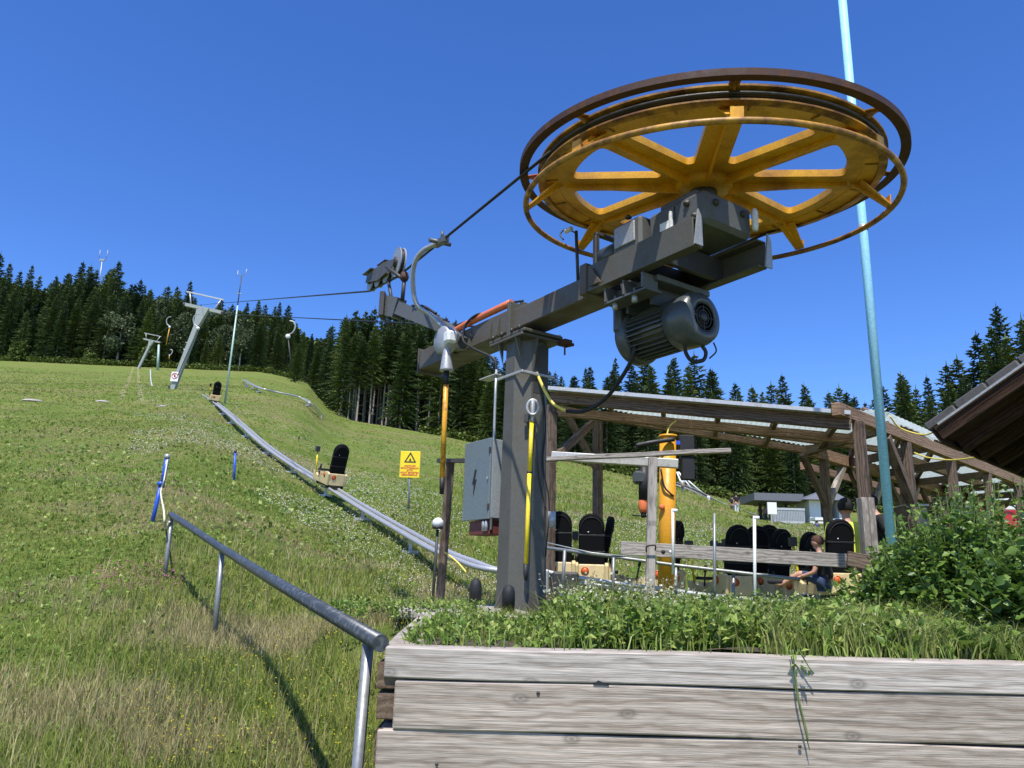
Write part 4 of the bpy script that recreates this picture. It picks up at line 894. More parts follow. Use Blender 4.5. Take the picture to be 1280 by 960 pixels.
oa, ob = W(835, 546, 10.0), W(832, 738, 10.0)
MB().tube([ob-Vector((0, 0, .3)), oa], .108, 28).build('column', M['ocolumn'], oc)
MB().lathe([(0, 0), (.12, 0), (.12, .03), (0, .03)], oa-Vector((0, 0, .01)), n=24).build('cap_plate', M['ocolumn'], oc)
mb = MB(); mb.box(oa+Vector((.22, -.05, -.12)), (.20, .14, .26), None, .01); mb.box(oa+Vector((.24, -.03, -.42)), (.16, .12, .30), None, .01); mb.build('junction_boxes', M['black'], oc)
MB().box(oa+Vector((.10, -.13, -.10)), (.05, .03, .05)).build('blue_connector', M['bluestake'], oc)
MB().tube(arc([W(795, 557, 9.85), W(815, 553, 9.85), W(843, 549, 9.85)]), .03, 8).build('black_hose', M['black'], oc)
MB().tube(arc([W(826, 586, 9.88), W(830, 607, 9.87), W(837, 616, 9.87), W(842, 620, 9.9)]), .012, 6).build('hanging_wire', M['black'], oc)
MB().lathe([(0, 0), (.035, 0), (.035, .04), (.02, .05), (0, .05)], W(827, 634, 9.92), (0, -1, 0), n=12).build('push_button', M['orange'], oc)
MB().tube(arc([W(833, 546, 9.98), W(837, 533, 10.0), W(845, 526, 10.05)]), .011, 6).build('yellow_wire', M['ycable'], oc)
cd = thing('cable_drum_hook', 'black and orange hoist hanging from the white beam left of the orange column', 'hoist', W(803, 600, 10))
mb = MB(); mb.box(W(799, 597, 10.0), (.16, .14, .17), None, .03); mb.build('hoist_body', M['motor'], cd)
mb = MB(); mb.tube([W(805, 583, 10), W(805, 625, 10)], .07, 14); mb.build('black_sleeve', M['black'], cd)
mb = MB(); mb.lathe([(0, -.10), (.045, -.10), (.06, -.06), (.06, .05), (.04, .09), (0, .10)], W(804, 631, 10), n=16); mb.build('orange_block', M['orange'], cd)
mb = MB(); mb.tube([W(804, 640, 10), W(805, 647, 10)], .035, 10); mb.tube([W(790, 644, 10), W(820, 646, 10)], .010, 6); mb.build('lower_hook', M['black'], cd)

# bollards with black caps, tilted stand, thin stick, near the mast
for (px, py, y, lb) in ((595, 723, 5.75, 'left one of two black-capped short posts at the mast foot'), (636, 731, 5.35, 'right one of two black-capped short posts, before the mast')):
    tp = W(px, py, y); t = thing('capped_post', lb, 'short post', tp-Vector((0, 0, .3)), 'black-capped posts at the mast foot')
    MB().lathe([(0, 0), (.02, -.003), (.036, -.02), (.044, -.05), (.045, -.185), (0, -.185)], tp, n=20).build('black_cap', M['black'], t)
    MB().lathe([(0, -.1855), (.049, -.1855), (.049, -.20), (0, -.20)], tp, n=20).build('white_collar', M['white'], t)
    MB().lathe([(0, -.2005), (.043, -.2005), (.045, -.36), (0, -.36)], tp, n=16).build('steel_base', M['steel'], t)
ts = thing('t_stand', 'leaning grey T-shaped stand left of the electrical cabinet', 'stand', W(548, 745, 6.9))
plank('upright', W(549, 755, 6.9)-Vector((0, 0, .1)), W(563, 577, 6.7),   .075, .03, M['woodpost'], ts, up=(0, 1, 0)); MB().bar(W(548, 576, 6.75), W(583, 576, 6.6), .05, .035).build('cross_bar', M['dark'], ts)
tq = thing('electric_fence_stick', 'thin rusty stick with a pale round cap left of the T-shaped stand', 'stick', W(541, 740, 6.6))
MB().tube([W(541, 745, 6.6)-Vector((0, 0, .1)), W(547, 662, 6.6)], .012, 8).build('stick', M['dark'], tq); MB().lathe([(0, -.06), (.03, -.05), (.05, -.02), (.045, .01), (.02, .03), (0, .035)], W(547.5, 652, 6.6), n=14).build('cap', M['white'], tq)
MB().lathe([(0, -.02), (.045, -.02), (.045, .0), (0, .0)], W(547, 658, 6.6), n=14).build('black_ring', M['black'], tq)
setp(MB().tube(arc([W(556, 690, 6.8), W(572, 703, 6.7), W(590, 722, 6.6), W(610, 728, 6.4)]), .008, 6).build('sagging_cord', M['ycable'], None, W(572, 703, 6.7)), 'thin yellow cord sagging from the T-shaped stand towards the mast', 'cord')
setp(MB().box(W(560, 757, 5.6)+Vector((0, .5, -.05)), (.9, 1.6, .06), Matrix.Rotation(.15, 3, 'Z'), .01).build('concrete_slab', M['concrete'], None, W(560, 757, 5.6)), 'pale concrete slab in the weeds left of the mast foot', 'slab')
hp = thing('hooked_pole', 'bright yellow pole hanging by a grey hook on the right of the mast', 'pole', B(-.11, .08, .1))
MB().tube([W(657.5, 705, 5.80), W(661.8, 592, 5.84)], .0165, 12).build('pole', M['ypole'], hp); MB().tube([W(661.9, 590, 5.84), W(664.8, 527, 5.86)], .0165, 12).build('pole', M['ypole'], hp)
MB().tube([W(662, 589.4, 5.84), W(661.8, 591.4, 5.84)], .018, 12).build('black_joint', M['ink'], hp)
MB().tube([W(657.3, 705, 5.80), W(657, 718, 5.80), W(657, 726, 5.8)], [.02, .018, .010], 10).build('black_tip', M['black'], hp)
mb = MB(); c = W(666, 509, 5.84)
mb.tube([c+Vector((.045*math.cos(a), .0, .06*math.sin(a))) for a in np.linspace(0, 2*math.pi, 21)[:-1]], .011, 8, closed=True); mb.build('hook_ring', M['galv'], hp)
MB().tube([c+Vector((.0, -.02, .05)), c+Vector((0, .03, -.05)), W(665, 527, 5.85)], .017, 8).build('hook_shank', M['galv'], hp); MB().box(c+Vector((-.05, .0, -.09)), (.03, .03, .06)).build('latch', M['dark'], hp)

# ================================================================== WARNING SIGN
sb = T(511, 640, 0, 6, 60); sc_ = W(512.5, 580.5, sb.y)
sg = thing('warning_sign', 'yellow warning sign with black triangle on a thin post in the meadow', 'warning sign', sb)
MB().tube([sb-Vector((0, 0, .2)), W(512.5, 572, sb.y+.05)], .027, 8).build('post', M['post'], sg)
k = sb.y/FOC; w_, h_ = 25*k, 33.5*k
bev(MB().box(sc_, (w_, .02, h_)).build('board', M['sign'], sg), .006)
MT_ = Matrix.Translation(sc_+Vector((0, -.0125, 0))) @ Matrix.Rotation(math.radians(90), 4, 'X')
def tri(r, cy): return [(r*math.sin(a), cy+r*math.cos(a)) for a in (0, 2.094, 4.189)]
curve_plate('triangle', [rounded(tri(w_*.36, h_*.20), .02), rounded(tri(w_*.24, h_*.20), .01)], .002, M['ink'], MT_, sg)
mb = MB(); c = sc_+Vector((0, -.014, h_*.18)); s = w_*.05
mb.box(c, (s*.5, .002, s*2.4)); mb.box(c+Vector((0, -.001, 0)), (s*2.2, .002, s*.45), Matrix.Rotation(.7, 3, 'Y')); mb.box(c+Vector((0, -.002, 0)), (s*2.2, .002, s*.45), Matrix.Rotation(-.7, 3, 'Y')); mb.box(c+Vector((0, -.0005, -s*1.2)), (s*2.6, .001, s*.4)); mb.build('symbol', M['ink'], sg)
tx = ['ACHTUNG', 'SCHLITTENBAHN', 'BITTE', 'NICHT BETRETEN', 'LEBENSGEFAHR', '']
for i, s_ in enumerate(tx):
    if s_: text_part('lettering', s_, w_*.115, M['signred'], MT_ @ Matrix.Translation((0, h_*(-.06-.085*i), .001)), sg, bold=.002)

# ================================================================== BLUE POLE
bp = thing('blue_pole', 'tall light blue steel pole rising from the bushes on the right out of the picture', 'pole', W(1117, 740, 7.0))
p0, p1 = W(1116, 700, 7.0), W(1053, 0, 7.0); p0 = Vector((p0.x, p0.y, -.3)); d = (p1-Vector((W(1116, 700, 7.0)))).normalized()
MB().tube([W(1116, 700, 7.0)-d*.6, p1+d*.9], .042, 24).build('tube', M['blue'], bp)
j = W(1079, 285, 7.0); MB().tube([j-d*.03, j+d*.03], .045, 24).build('joint_sleeve', M['galv'], bp)

# ================================================================== CANOPY
cn = thing('station_canopy', 'open timber canopy with corrugated sheet roof over the coaster station', 'canopy', (4.5, 11, -.3))
Dn = Vector((.72, .694, 0)).normalized(); Pn = Vector((-Dn.y, Dn.x, 0))
C0 = W(1057, 517, 9.5); N0 = Vector((.449*9.5, 9.5, C0.z)); F0 = Vector((.412*13.9, 13.9, 0)); zN = C0.z; zF = W(1036, 569, 13.9).z
SPC = 1.95
def post(p, z1, w, m, braces=()):
    o = plank('post', (p[0], p[1], -.45), (p[0], p[1], z1), w, w, m, cn, up=tuple(Pn), ch=.006); return o
for k in range(6):
    p = N0+Dn*SPC*k
    if k == 0: p = Vector((W(1079, 600, 9.55).x, 9.55, 0))
    post(p, zN-.09, .12, M['woodpost'])
    if k == 0: plank('post_sleeve', (p.x, p.y-.005, -.45), (p.x, p.y-.005, W(1078, 622, 9.5).z), .16, .15, M['woodgrey'], cn, up=(0, 1, 0))
    if k == 1: plank('brace', (p.x, p.y, zN-.95), Vector((p.x, p.y, zN-.12))-Dn*.75, .12, .10, M['woodpost'], cn)
for k in range(6):
    p = F0+Dn*SPC*k; post(p, zF-.08, .13, M['woodpost'])
    for sg_ in (-1, 1):
        plank('brace', (p.x, p.y, zF-.95), Vector((p.x, p.y, zF-.1))+Dn*sg_*.85, .09, .11, M['woodgrey'] if sg_ > 0 else M['woodpost'], cn)
PL0 = W(688, 507, 10.4); PL1 = W(747, 520, 13.0)
post(PL0, PL0.z, .135, M['woodpost']); post(PL1, PL1.z-.02, .13, M['woodpost'])
plank('brace', (PL0.x+.05, PL0.y, PL0.z-.75), (PL0.x+.65, PL0.y+.6, PL0.z-.1), .09, .10, M['woodpost'], cn)
plank('brace', (PL1.x, PL1.y, PL1.z-.95), (PL1.x-.55, PL1.y-.4, PL1.z-.1), .09, .10, M['woodpost'], cn)
# front fascia beam and its metal edge, purlins
LA = W(688, 495, 10.35); LC = W(1062, 528, 9.45)
plank('fascia_beam', LA, LC+(LC-LA)*.004, .09, .19, M['woodbrown'], cn, warp=.004, seg=10)
MB().bar(W(686, 486, 10.25), W(1062, 517, 9.35), .14, .05).build('edge_strip', M['whitedirty'], cn)
PA, PB_ = W(698, 515, 11.4), W(1078, 550, 10.9)
plank('purlin', PA, PB_, .10, .13, M['woodwarm'], cn, warp=.004, seg=10)
FA = W(694, 507, 13.3); FB = Vector((F0.x, F0.y, zF))
plank('purlin', FA+Vector((0, 0, -.06)), FB+Vector((0, 0, .03)), .10, .12, M['woodwarm'], cn, warp=.004, seg=10)
QA, QB = W(850, 528, 12.4), W(1130, 566, 12.6); plank('purlin', QA, QB, .08, .10, M['woodwarm'], cn)
for k in range(6):
    t_ = .02+k*.19; a = LA.lerp(LC, t_)+Vector((0, .03, .02)); b_ = FA.lerp(FB, t_)+Vector((0, 0, .02))
    plank('rafter', a, b_, .07, .09, M['woodbrown'], cn)
# N and F plates running away to the right
plank('eave_beam', N0+Vector((0, 0, 0))-Dn*.35, N0+Dn*11.5, .11, .16, M['woodwarm'], cn, warp=.003, seg=12)
plank('eave_beam', F0-Dn*.6+Vector((0, 0, zF)), F0+Dn*11.5+Vector((0, 0, zF)), .12, .20, M['woodwarm'], cn, warp=.003, seg=12)
RH = zN+.78; RW = .92
def NP(t, w_, z): return N0*1.0+Dn*t+Pn*w_+Vector((0, 0, z-zN))
for w_, z in ((1.3, zN+.30), (2.3, zF+.0), (2.75, zF-.1)):
    plank('purlin', NP(4.5, w_, z), NP(11.5, w_, z), .09, .14, M['woodwarm'], cn)
for k in range(7):
    t_ = k*1.75+1.0
    plank('rafter', NP(t_+1.5, .1, zN+.02), NP(t_+1.9, RW, RH-.1), .07, .12, M['woodbrown'], cn)
    plank('rafter', NP(t_+1.9, RW, RH-.12), F0+Dn*(t_+.2)+Vector((0, 0, zF+.08)), .07, .12, M['woodbrown'], cn)
    plank('tie_beam', NP(t_, 0, zN-.05), F0+Dn*(t_-1.6)+Vector((0, 0, zF+.0)), .08, .14, M['woodpost'], cn)
def corr(name, a0, a1, b0, b1, n=12, amp=.014, m=None, thick=.006):
    """corrugated sheet between edge a0-a1 and edge b0-b1; ribs run from a to b"""
    vs = []; fs = []; a0, a1, b0, b1 = map(Vector, (a0, a1, b0, b1)); nn = n*4
    nrm = (a1-a0).cross(b0-a0).normalized()
    if nrm.z < 0: nrm = -nrm
    for i in range(nn+1):
        t_ = i/nn; h = amp*math.cos(2*math.pi*i/4)
        for e, z in ((a0.lerp(a1, t_), 0), (b0.lerp(b1, t_), 0), (b0.lerp(b1, t_), -thick), (a0.lerp(a1, t_), -thick)): vs.append(e+nrm*(h+z))
    for i in range(nn):
        b = 4*i; fs += [(b+k, b+(k+1) % 4, b+4+(k+1) % 4, b+4+k) for k in range(4)]
    return MB().add(vs, fs).build(name, m or M['sheet'], cn)
up_ = Vector((0, 0, .13)); upf = Vector((0, 0, .12))
for k in range(6):
    t0, t1 = k/6, (k+1)/6-.001
    corr('roof_sheet', LA.lerp(LC, t0)+up_, LA.lerp(LC, t1)+up_, FA.lerp(FB, t0)+upf, FA.lerp(FB, t1)+upf, 9)
HP = NP(4.0, RW, RH+.05)
corr('roof_sheet', LC+up_, LC.lerp(HP, .99)+up_*.6, FB.lerp(LC, .02)+upf, FB+Vector((.02, 0, .12)), 8)
corr('roof_sheet', LC+Vector((.02, 0, .14)), NP(1.9, -.06, zN+.13), HP+Vector((0, 0, -.0)), HP+Vector((.05, .05, 0)), 8)
for k in range(5):
    t0 = 1.9+k*2.0; t1 = t0+1.99; c0, c1 = max(4.0, t0+2.0)+.02, t1+2.0
    corr('roof_sheet', NP(t0, -.06, zN+.13), NP(t1, -.06, zN+.13), NP(c0, RW, RH+.05), NP(c1, RW, RH+.05), 9)
    corr('roof_sheet', NP(c0, RW+.02, RH+.05), NP(c1, RW+.02, RH+.05), F0+Dn*(t0-.6)+Vector((0, 0, zF+.14)), F0+Dn*(t1-.6)+Vector((0, 0, zF+.14)), 9)
# cables on the canopy
for i, (P_, lb) in enumerate([([(1112, 520, 9.6), (1125, 535, 9.7), (1150, 543, 9.6), (1165, 541, 9.3), (1180, 531, 8.5)], 'short bright yellow cable from the canopy roof to the dark house eave'),
        ([(1143, 566, 10.4), (1160, 572, 10), (1190, 575, 9.4), (1230, 570, 8.6), (1275, 562, 7.6)], 'long sagging yellow cable crossing from the canopy beam under the dark house eave')]):
    setp(MB().tube(arc([W(*q) for q in P_]), .010, 7).build('yellow_cable', M['ycable'], None, W(*P_[0])), lb, 'cable')

# ================================================================== HOUSE CORNER
hs = thing('chalet_roof', 'dark roof corner of a chalet with concrete verge tiles and stained boards, top right', 'roof', W(1170, 540, 6.7))
HC = W(1172, 537, 6.7); Vd = Vector((.694, -.72, .60)).normalized(); Dd = Dn
nrm = Vd.cross(Dd).normalized(); nrm = nrm if nrm.z > 0 else -nrm
def HPt(a, b_, c): return HC + Vd*a + Dd*b_ + nrm*c
RHm = Matrix((Vd, Dd, nrm if Vd.cross(Dd).dot(nrm) > 0 else -nrm)).transposed()
for k in range(12):     # verge tiles
    a0 = -.05+k*.30; MB().box(HPt(a0+.147, -.01, .035+.006*(k % 2)), (.29, .22, .075), RHm, .012).build('verge_tile', M['tile'], hs)
for i in range(12):      # field tiles seen edge on
    for j_ in range(8):
        MB().box(HPt(-.05+i*.30+.147, .25+j_*.30, .03+.004*((i+j_) % 2)), (.31, .285, .03), RHm).build('roof_tile', M['tile'], hs)
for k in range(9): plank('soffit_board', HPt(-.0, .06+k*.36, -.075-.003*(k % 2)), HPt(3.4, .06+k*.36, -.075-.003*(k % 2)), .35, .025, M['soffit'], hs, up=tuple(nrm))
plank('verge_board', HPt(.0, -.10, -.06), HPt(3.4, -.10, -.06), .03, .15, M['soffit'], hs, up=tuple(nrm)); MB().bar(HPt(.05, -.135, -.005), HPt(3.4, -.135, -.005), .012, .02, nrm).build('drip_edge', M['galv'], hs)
plank('verge_purlin', HPt(1.0, -.05, -.17), HPt(1.0, 3.2, -.17), .14, .16, M['soffit'], hs, up=tuple(nrm)); plank('eave_board', HPt(-.02, -.1, -.07), HPt(-.02, 3.3, -.07), .03, .16, M['soffit'], hs, up=tuple(nrm))
for k in range(6): plank('rafter_tail', HPt(.02, .3+k*.55, -.15), HPt(3.4, .3+k*.55, -.15), .09, .12, M['soffit'], hs, up=tuple(nrm))
wl = [HPt(1.3, .35, -.2), HPt(1.3, 3.2, -.2)]
for k in range(10):
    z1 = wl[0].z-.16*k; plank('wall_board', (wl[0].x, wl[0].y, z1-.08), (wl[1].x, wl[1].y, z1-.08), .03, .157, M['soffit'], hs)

# ================================================================== HUT, PAVILION, VAN, CLIMBING ROPES (background right)
def bx(mb, px0, px1, py0, py1, y, dep):
    a = W(px0, py1, y); b_ = W(px1, py0, y); return mb.box(((a.x+b_.x)/2, y+dep/2, (a.z+b_.z)/2), (b_.x-a.x, dep, b_.z-a.z))
YH = 55
hu = thing('ticket_hut', 'small white hut with a dark pyramid roof behind the station', 'hut', W(1033, 668, YH))
mb = MB(); bx(mb, 1014, 1025, 624, 668, YH, 2.6); mb.build('wall', M['wallwhite'], hu)
mb = MB(); bx(mb, 1033, 1036, 624, 668, YH, .3); bx(mb, 1051, 1055, 624, 668, YH, 2.6); mb.build('wall', M['wallwhite'], hu)
mb = MB(); bx(mb, 1025.2, 1050.8, 624, 668, YH+1.2, 1.2); mb.build('dark_interior', M['dark'], hu)
mb = MB(); bx(mb, 1025.2, 1050.8, 648, 668, YH+.05, .5); mb.build('counter', M['wallwhite'], hu)
a = W(1005, 624, YH-.6); b_ = W(1063, 625.5, YH-.6); ap = W(1034, 610, YH+1.6); z = (a.z+b_.z)/2
MB().add([(a.x, a.y, z), (b_.x, a.y, z), (b_.x, a.y+4.4, z), (a.x, a.y+4.4, z), ap], [(0, 1, 4), (1, 2, 4), (2, 3, 4), (3, 0, 4), (0, 3, 2, 1)]).build('roof', M['grey_roof'], hu)
pv = thing('pavilion', 'flat dark roofed shelter with a pale railing left of the white hut', 'shelter', W(975, 650, YH))
mb = MB(); bx(mb, 943, 1004, 617.5, 625, YH, 3.5); mb.build('roof', M['grey_roof'], pv)
for px in (950, 982, 1001): mb = MB(); bx(mb, px, px+1.8, 625.2, 655, YH+2.5, .15); mb.build('post', M['dark'], pv)
mb = MB(); bx(mb, 966, 1006, 635.5, 637, YH-.5, .08); bx(mb, 968, 1006, 652, 653.4, YH-.5, .08); mb.build('top_rail', M['whitedirty'], pv)
for k in range(20): mb = MB(); bx(mb, 967+k*2.0, 967.6+k*2.0, 637.1, 651.9, YH-.47, .05); mb.build('baluster', M['galv'], pv)
ib = thing('info_board', 'pale blue-white notice board on a post before the shelter railing', 'notice board', W(965, 655, YH-4))
mb = MB(); bx(mb, 960, 970.5, 628, 642.5, YH-4, .12); mb.build('board', M['signwhite'], ib); mb = MB(); bx(mb, 964.3, 965.3, 642.6, 656, YH-4, .1); mb.build('post', M['galv'], ib)
vn = thing('food_trailer', 'white and red trailer showing between the posts at the far right', 'trailer', W(1265, 664, 46))
mb = MB(); bx(mb, 1228, 1330, 619, 637, 46, 2.4); bev(mb.build('upper_body', M['wallwhite'], vn), .08)
mb = MB(); bx(mb, 1226, 1332, 637.3, 662, 46.02, 2.4); bev(mb.build('lower_body', M['red'], vn), .06)
for px in (1240, 1262):
    c = W(px, 640, 45.8); MB().tube([c+Vector((.5*math.cos(a_), 0, .42*math.sin(a_))) for a_ in np.linspace(0, math.pi, 12)], .05, 6).build('hoop', M['dark'], vn)
mb = MB()
for px in (1240, 1300): mb.lathe([(0, 0), (.45, 0), (.45, .25), (0, .25)], W(px, 664, 45.98), (0, -1, 0), n=20)
mb.build('wheels', M['black'], vn)
gc = thing('grey_cabinet', 'dark grey cabinet between the posts, right of the blue pole', 'cabinet', W(1149, 680, 12.8))
mb = MB(); bx(mb, 1138, 1160, 632, 690, 12.8, .4); bev(mb.build('body', M['woodpost'], gc), .01); mb = MB(); bx(mb, 1137, 1161, 630, 631.8, 12.78, .44); mb.build('top_plate', M['galv'], gc)
mb = MB(); bx(mb, 1139.5, 1158.5, 635, 680, 12.77, .022); mb.build('door', M['woodgrey'], gc)
cf = thing('rope_climbing_frame', 'distant climbing frame of leaning poles and ropes right of the orange column', 'climbing frame', W(860, 615, 84))
for (a, b_) in (((846, 590), (856, 615)), ((848, 590), (866, 613)), ((850, 592), (880, 618))): MB().tube([W(*a, 84), W(*b_, 83)], .09, 6).build('pole', M['white'], cf)
for k in range(5): MB().tube([W(849+k*2, 596+k*4, 84), W(853+k*5, 595+k*4.4, 83.5)], .06, 5).build('rung', M['woodwarm'], cf)
mb = MB(); mb.tube([W(846, 614, 83), W(880, 617, 83)], .15, 6); mb.build('base_log', M['woodwarm'], cf)
tb = thing('picnic_table', 'small white table with bits on it beside the white hut', 'table', W(1028, 675, 50))
mb = MB(); bx(mb, 1019, 1040, 647, 650, 50, 1); mb.build('top', M['wallwhite'], tb)
for px in (1021, 1037): mb = MB(); bx(mb, px, px+1.5, 650.2, 670, 50.2, .2); mb.build('leg', M['wallwhite'], tb)

# ================================================================== PEOPLE
M['skin'] = paint('skin', (.50, .27, .18), .5, .0, (.44, .21, .14), 9, .3, .05)
M['hair_dark'] = paint('dark_hair', (.010, .007, .005), .95, .0, None, 40, .4, .4); M['hair_red'] = paint('reddish_brown_hair', (.065, .026, .013), .9, .0, None, 40, .4, .4)
def cloth(n_, c): M[n_] = paint(n_, c, .85, .0, tuple(q*.7 for q in c), 6, .5, .3); return M[n_]
cloth('neon_yellow_cloth', (.82, .86, .10)); cloth('black_cloth', (.012, .012, .014)); cloth('red_cloth', (.35, .02, .02)); cloth('white_cloth', (.7, .7, .7)); cloth('jeans', (.03, .05, .11)); cloth('pink_cloth', (.6, .35, .32)); cloth('blue_cloth', (.03, .04, .2)); cloth('grey_cloth', (.12, .12, .13))
def skinned(name, V, Ed, R_, m, parent, sub=2):
    me = bpy.data.meshes.new(name); me.from_pydata(V, Ed, []); o = bpy.data.objects.new(name, me); COL.objects.link(o); o.parent = parent; me.materials.append(m)
    md = o.modifiers.new('skin', 'SKIN'); md.use_smooth_shade = True
    for i, r_ in enumerate(R_): me.skin_vertices[0].data[i].radius = (r_, r_)
    me.skin_vertices[0].data[0].use_root = True
    s_ = o.modifiers.new('sub', 'SUBSURF'); s_.levels = sub; s_.render_levels = sub; return o
def chain(V, E2, R_, start, pts):
    p = start
    for (v, r_) in pts: V.append(tuple(v)); R_.append(r_); E2.append((p, len(V)-1)); p = len(V)-1
    return p
def person(label, loc, heading, top, legs, hair, pose=None, h=1.75, small=False, sit=False, armL=None, armR=None, look=(0, 0)):
    t = thing('person', label, 'person', loc); t.rotation_euler = (0, 0, heading-math.pi/2); s = h/1.75
    ORG[t.name] = Vector((0, 0, 0))
    def S(x, y, z): return (x*s, y*s, z*s)
    hz = .95 if not sit else .28
    dz = hz-.95
    lean = (pose or 0.0)
    def U(x, y, z):   # upper body leans forward about the hips
        q = z-.95; return S(x, y+math.sin(lean)*q, hz+math.cos(lean)*q)
    V, E2, R_ = [S(0, 0, hz)], [], [.125*s]
    sp = chain(V, E2, R_, 0, [(U(0, 0, 1.13), .115*s), (U(0, 0, 1.33), .13*s)]); nk = chain(V, E2, R_, sp, [(U(0, .0, 1.47), .048*s), (U(0, .015, 1.545), .052*s), (U(0, .03, 1.62), .086*s), (U(0, .02, 1.70), .072*s)])
    if not small:
        hd_ = len(V)-2; chain(V, E2, R_, hd_-1, [(U(0, .10, 1.575), .03*s)]); chain(V, E2, R_, hd_, [(U(0, .12, 1.625), .014*s)])
        for sx in (-1, 1): chain(V, E2, R_, hd_, [(U(sx*.088, .02, 1.625), .018*s)])
    arms = []
    for sx, ar in ((-1, armL), (1, armR)):
        ar = ar or [(sx*.23, 0, 1.13), (sx*.24, .04, .90)]
        sh = U(sx*.20, 0, 1.41); el = U(*ar[0]); wr_ = U(*ar[1]); arms.append((sx, sh, el, wr_))
        e = chain(V, E2, R_, sp, [(sh, .058*s), (el, .041*s), (wr_, .028*s)])
        dv_ = Vector(wr_)-Vector(el); dv_.normalize(); pm = Vector(wr_)+dv_*.07*s
        e = chain(V, E2, R_, e, [(pm, .034*s)])
        if not small:
            sd2 = dv_.cross(Vector((0, 0, 1))); sd2 = sd2.normalized() if sd2.length > .2 else Vector((0, 1, 0)); cu_ = dv_.cross(sd2)
            for k in range(4):
                o_ = sd2*(k-1.5)*.019*s; L_ = (.075, .085, .08, .062)[k]*s
                chain(V, E2, R_, e, [(pm+o_+dv_*.03*s, .010*s), (pm+o_+dv_*(.03*s+L_*.5)+cu_*.01, .0085*s), (pm+o_+dv_*(.025*s+L_*.85)+cu_*.03, .007*s)])
            chain(V, E2, R_, e-1, [(Vector(wr_)+dv_*.03*s-sd2*.035*s, .011*s), (Vector(wr_)+dv_*.07*s-sd2*.05*s, .009*s)])
    for sx in (-1, 1):
        if sit: pts = [(S(sx*.09, .05, hz), .085*s), (S(sx*.11, .42, hz+.16), .06*s), (S(sx*.11, .75, hz-.05), .04*s), (S(sx*.11, .86, hz-.02), .035*s)]
        else: pts = [(S(sx*.09, 0, .88), .088*s), (S(sx*.10, .015, .48), .056*s), (S(sx*.10, -.01, .09), .038*s), (S(sx*.105, .12, .04), .034*s)]
        chain(V, E2, R_, 0, pts)
    body = skinned('body', V, E2, R_, M['skin'], t, 1 if small else 2)
    # shirt
    V, E2, R_ = [U(0, 0, .98)], [], [.150*s]; sp = chain(V, E2, R_, 0, [(U(0, 0, 1.13), .142*s), (U(0, 0, 1.34), .155*s)]); chain(V, E2, R_, sp, [(U(0, 0, 1.44), .08*s)])
    for (sx, sh, el, wr_) in arms:
        sh_, el_ = Vector(sh), Vector(el); chain(V, E2, R_, sp, [(sh_, .076*s), (sh_.lerp(el_, .75), .066*s)])
    skinned('shirt', V, E2, R_, M[top], t, 1 if small else 2)
    V, E2, R_ = [S(0, 0, hz+.03)], [], [.14*s]
    for sx in (-1, 1):
        if sit: pts = [(S(sx*.09, .05, hz), .098*s), (S(sx*.11, .42, hz+.16), .072*s)]
        else: pts = [(S(sx*.09, 0, .86), .10*s), (S(sx*.10, .015, .48), .07*s), (S(sx*.10, -.01, .14), .055*s)]
        chain(V, E2, R_, 0, pts)
    skinned('trousers', V, E2, R_, M[legs], t, 1 if small else 2)
    # hair as a cap over the skull
    c = Vector(U(0, .012, 1.665)); mb = MB(); vs = []; fs = []; n1, n2 = 8, 14; r_ = .105*s
    for i in range(n1+1):
        th = i/n1*math.radians(124)
        for k in range(n2):
            ph = 2*math.pi*k/n2; fr_ = max(0, math.sin(ph)); lim = th*(1-.42*fr_)
            rr = r_*(1+.05*random.random()); vs.append(c+Vector((rr*math.sin(lim)*math.cos(ph)*.88, rr*math.sin(lim)*math.sin(ph)*1.05-.008*s, rr*math.cos(lim))))
    for i in range(n1):
        for k in range(n2): fs.append((i*n2+k, i*n2+(k+1) % n2, (i+1)*n2+(k+1) % n2, (i+1)*n2+k))
    mb.add(vs, fs, True); o = mb.build('hair', M[hair], None); o.parent = t
    if not small:
        for sx in (-1, 1):
            e = MB(); e.lathe([(0, -.008), (.008*s, -.004), (.010*s, 0), (.008*s, .004), (0, .008)], U(sx*.032, .108, 1.645), (0, 1, 0), n=10); o = e.build('eye', M['ink'], None); o.parent = t
    # shoes
    for sx in (-1, 1):
        y0 = .05 if not sit else .84; z0 = .035 if not sit else hz+.0
        o = bev(MB().box(S(sx*.105, y0, z0), (.10*s, .27*s, .08*s)).build('shoe', M['black_cloth'] if not small else M['grey_cloth'], None), .02); o.parent = t
    return t
def foot(px, py_head, y, h=1.75): p = W(px, py_head, y); return Vector((p.x, p.y, p.z-h))
R_d = math.radians
person('man in a bright yellow T-shirt seen from behind, dark short hair', foot(1056, 624, 9.95, 1.8), R_d(75), 'neon_yellow_cloth', 'grey_cloth', 'hair_dark', armR=[(.25, .05, 1.12), (.29, .12, .88)], h=1.8)
person('dark-haired man in black bending left, half hidden by the blue pole', foot(1107, 616, 10.6), R_d(168), 'black_cloth', 'jeans', 'hair_dark', pose=.30)
person('person in a dark red top behind the bush right of the grey cabinet', foot(1182, 627, 13.0, 1.7), R_d(200), 'red_cloth', 'jeans', 'hair_red', pose=.1, h=1.7)
ch = foot(1030, 671, 9.5, .0); person('child with reddish hair sitting low in a sled, bare forearms', ch-Vector((0, 0, .74)), R_d(150), 'black_cloth', 'jeans', 'hair_red', h=1.22, sit=True, pose=.15, armL=[(-.26, .14, 1.12), (-.20, .36, 1.05)], armR=[(.26, .14, 1.12), (.20, .36, 1.05)])
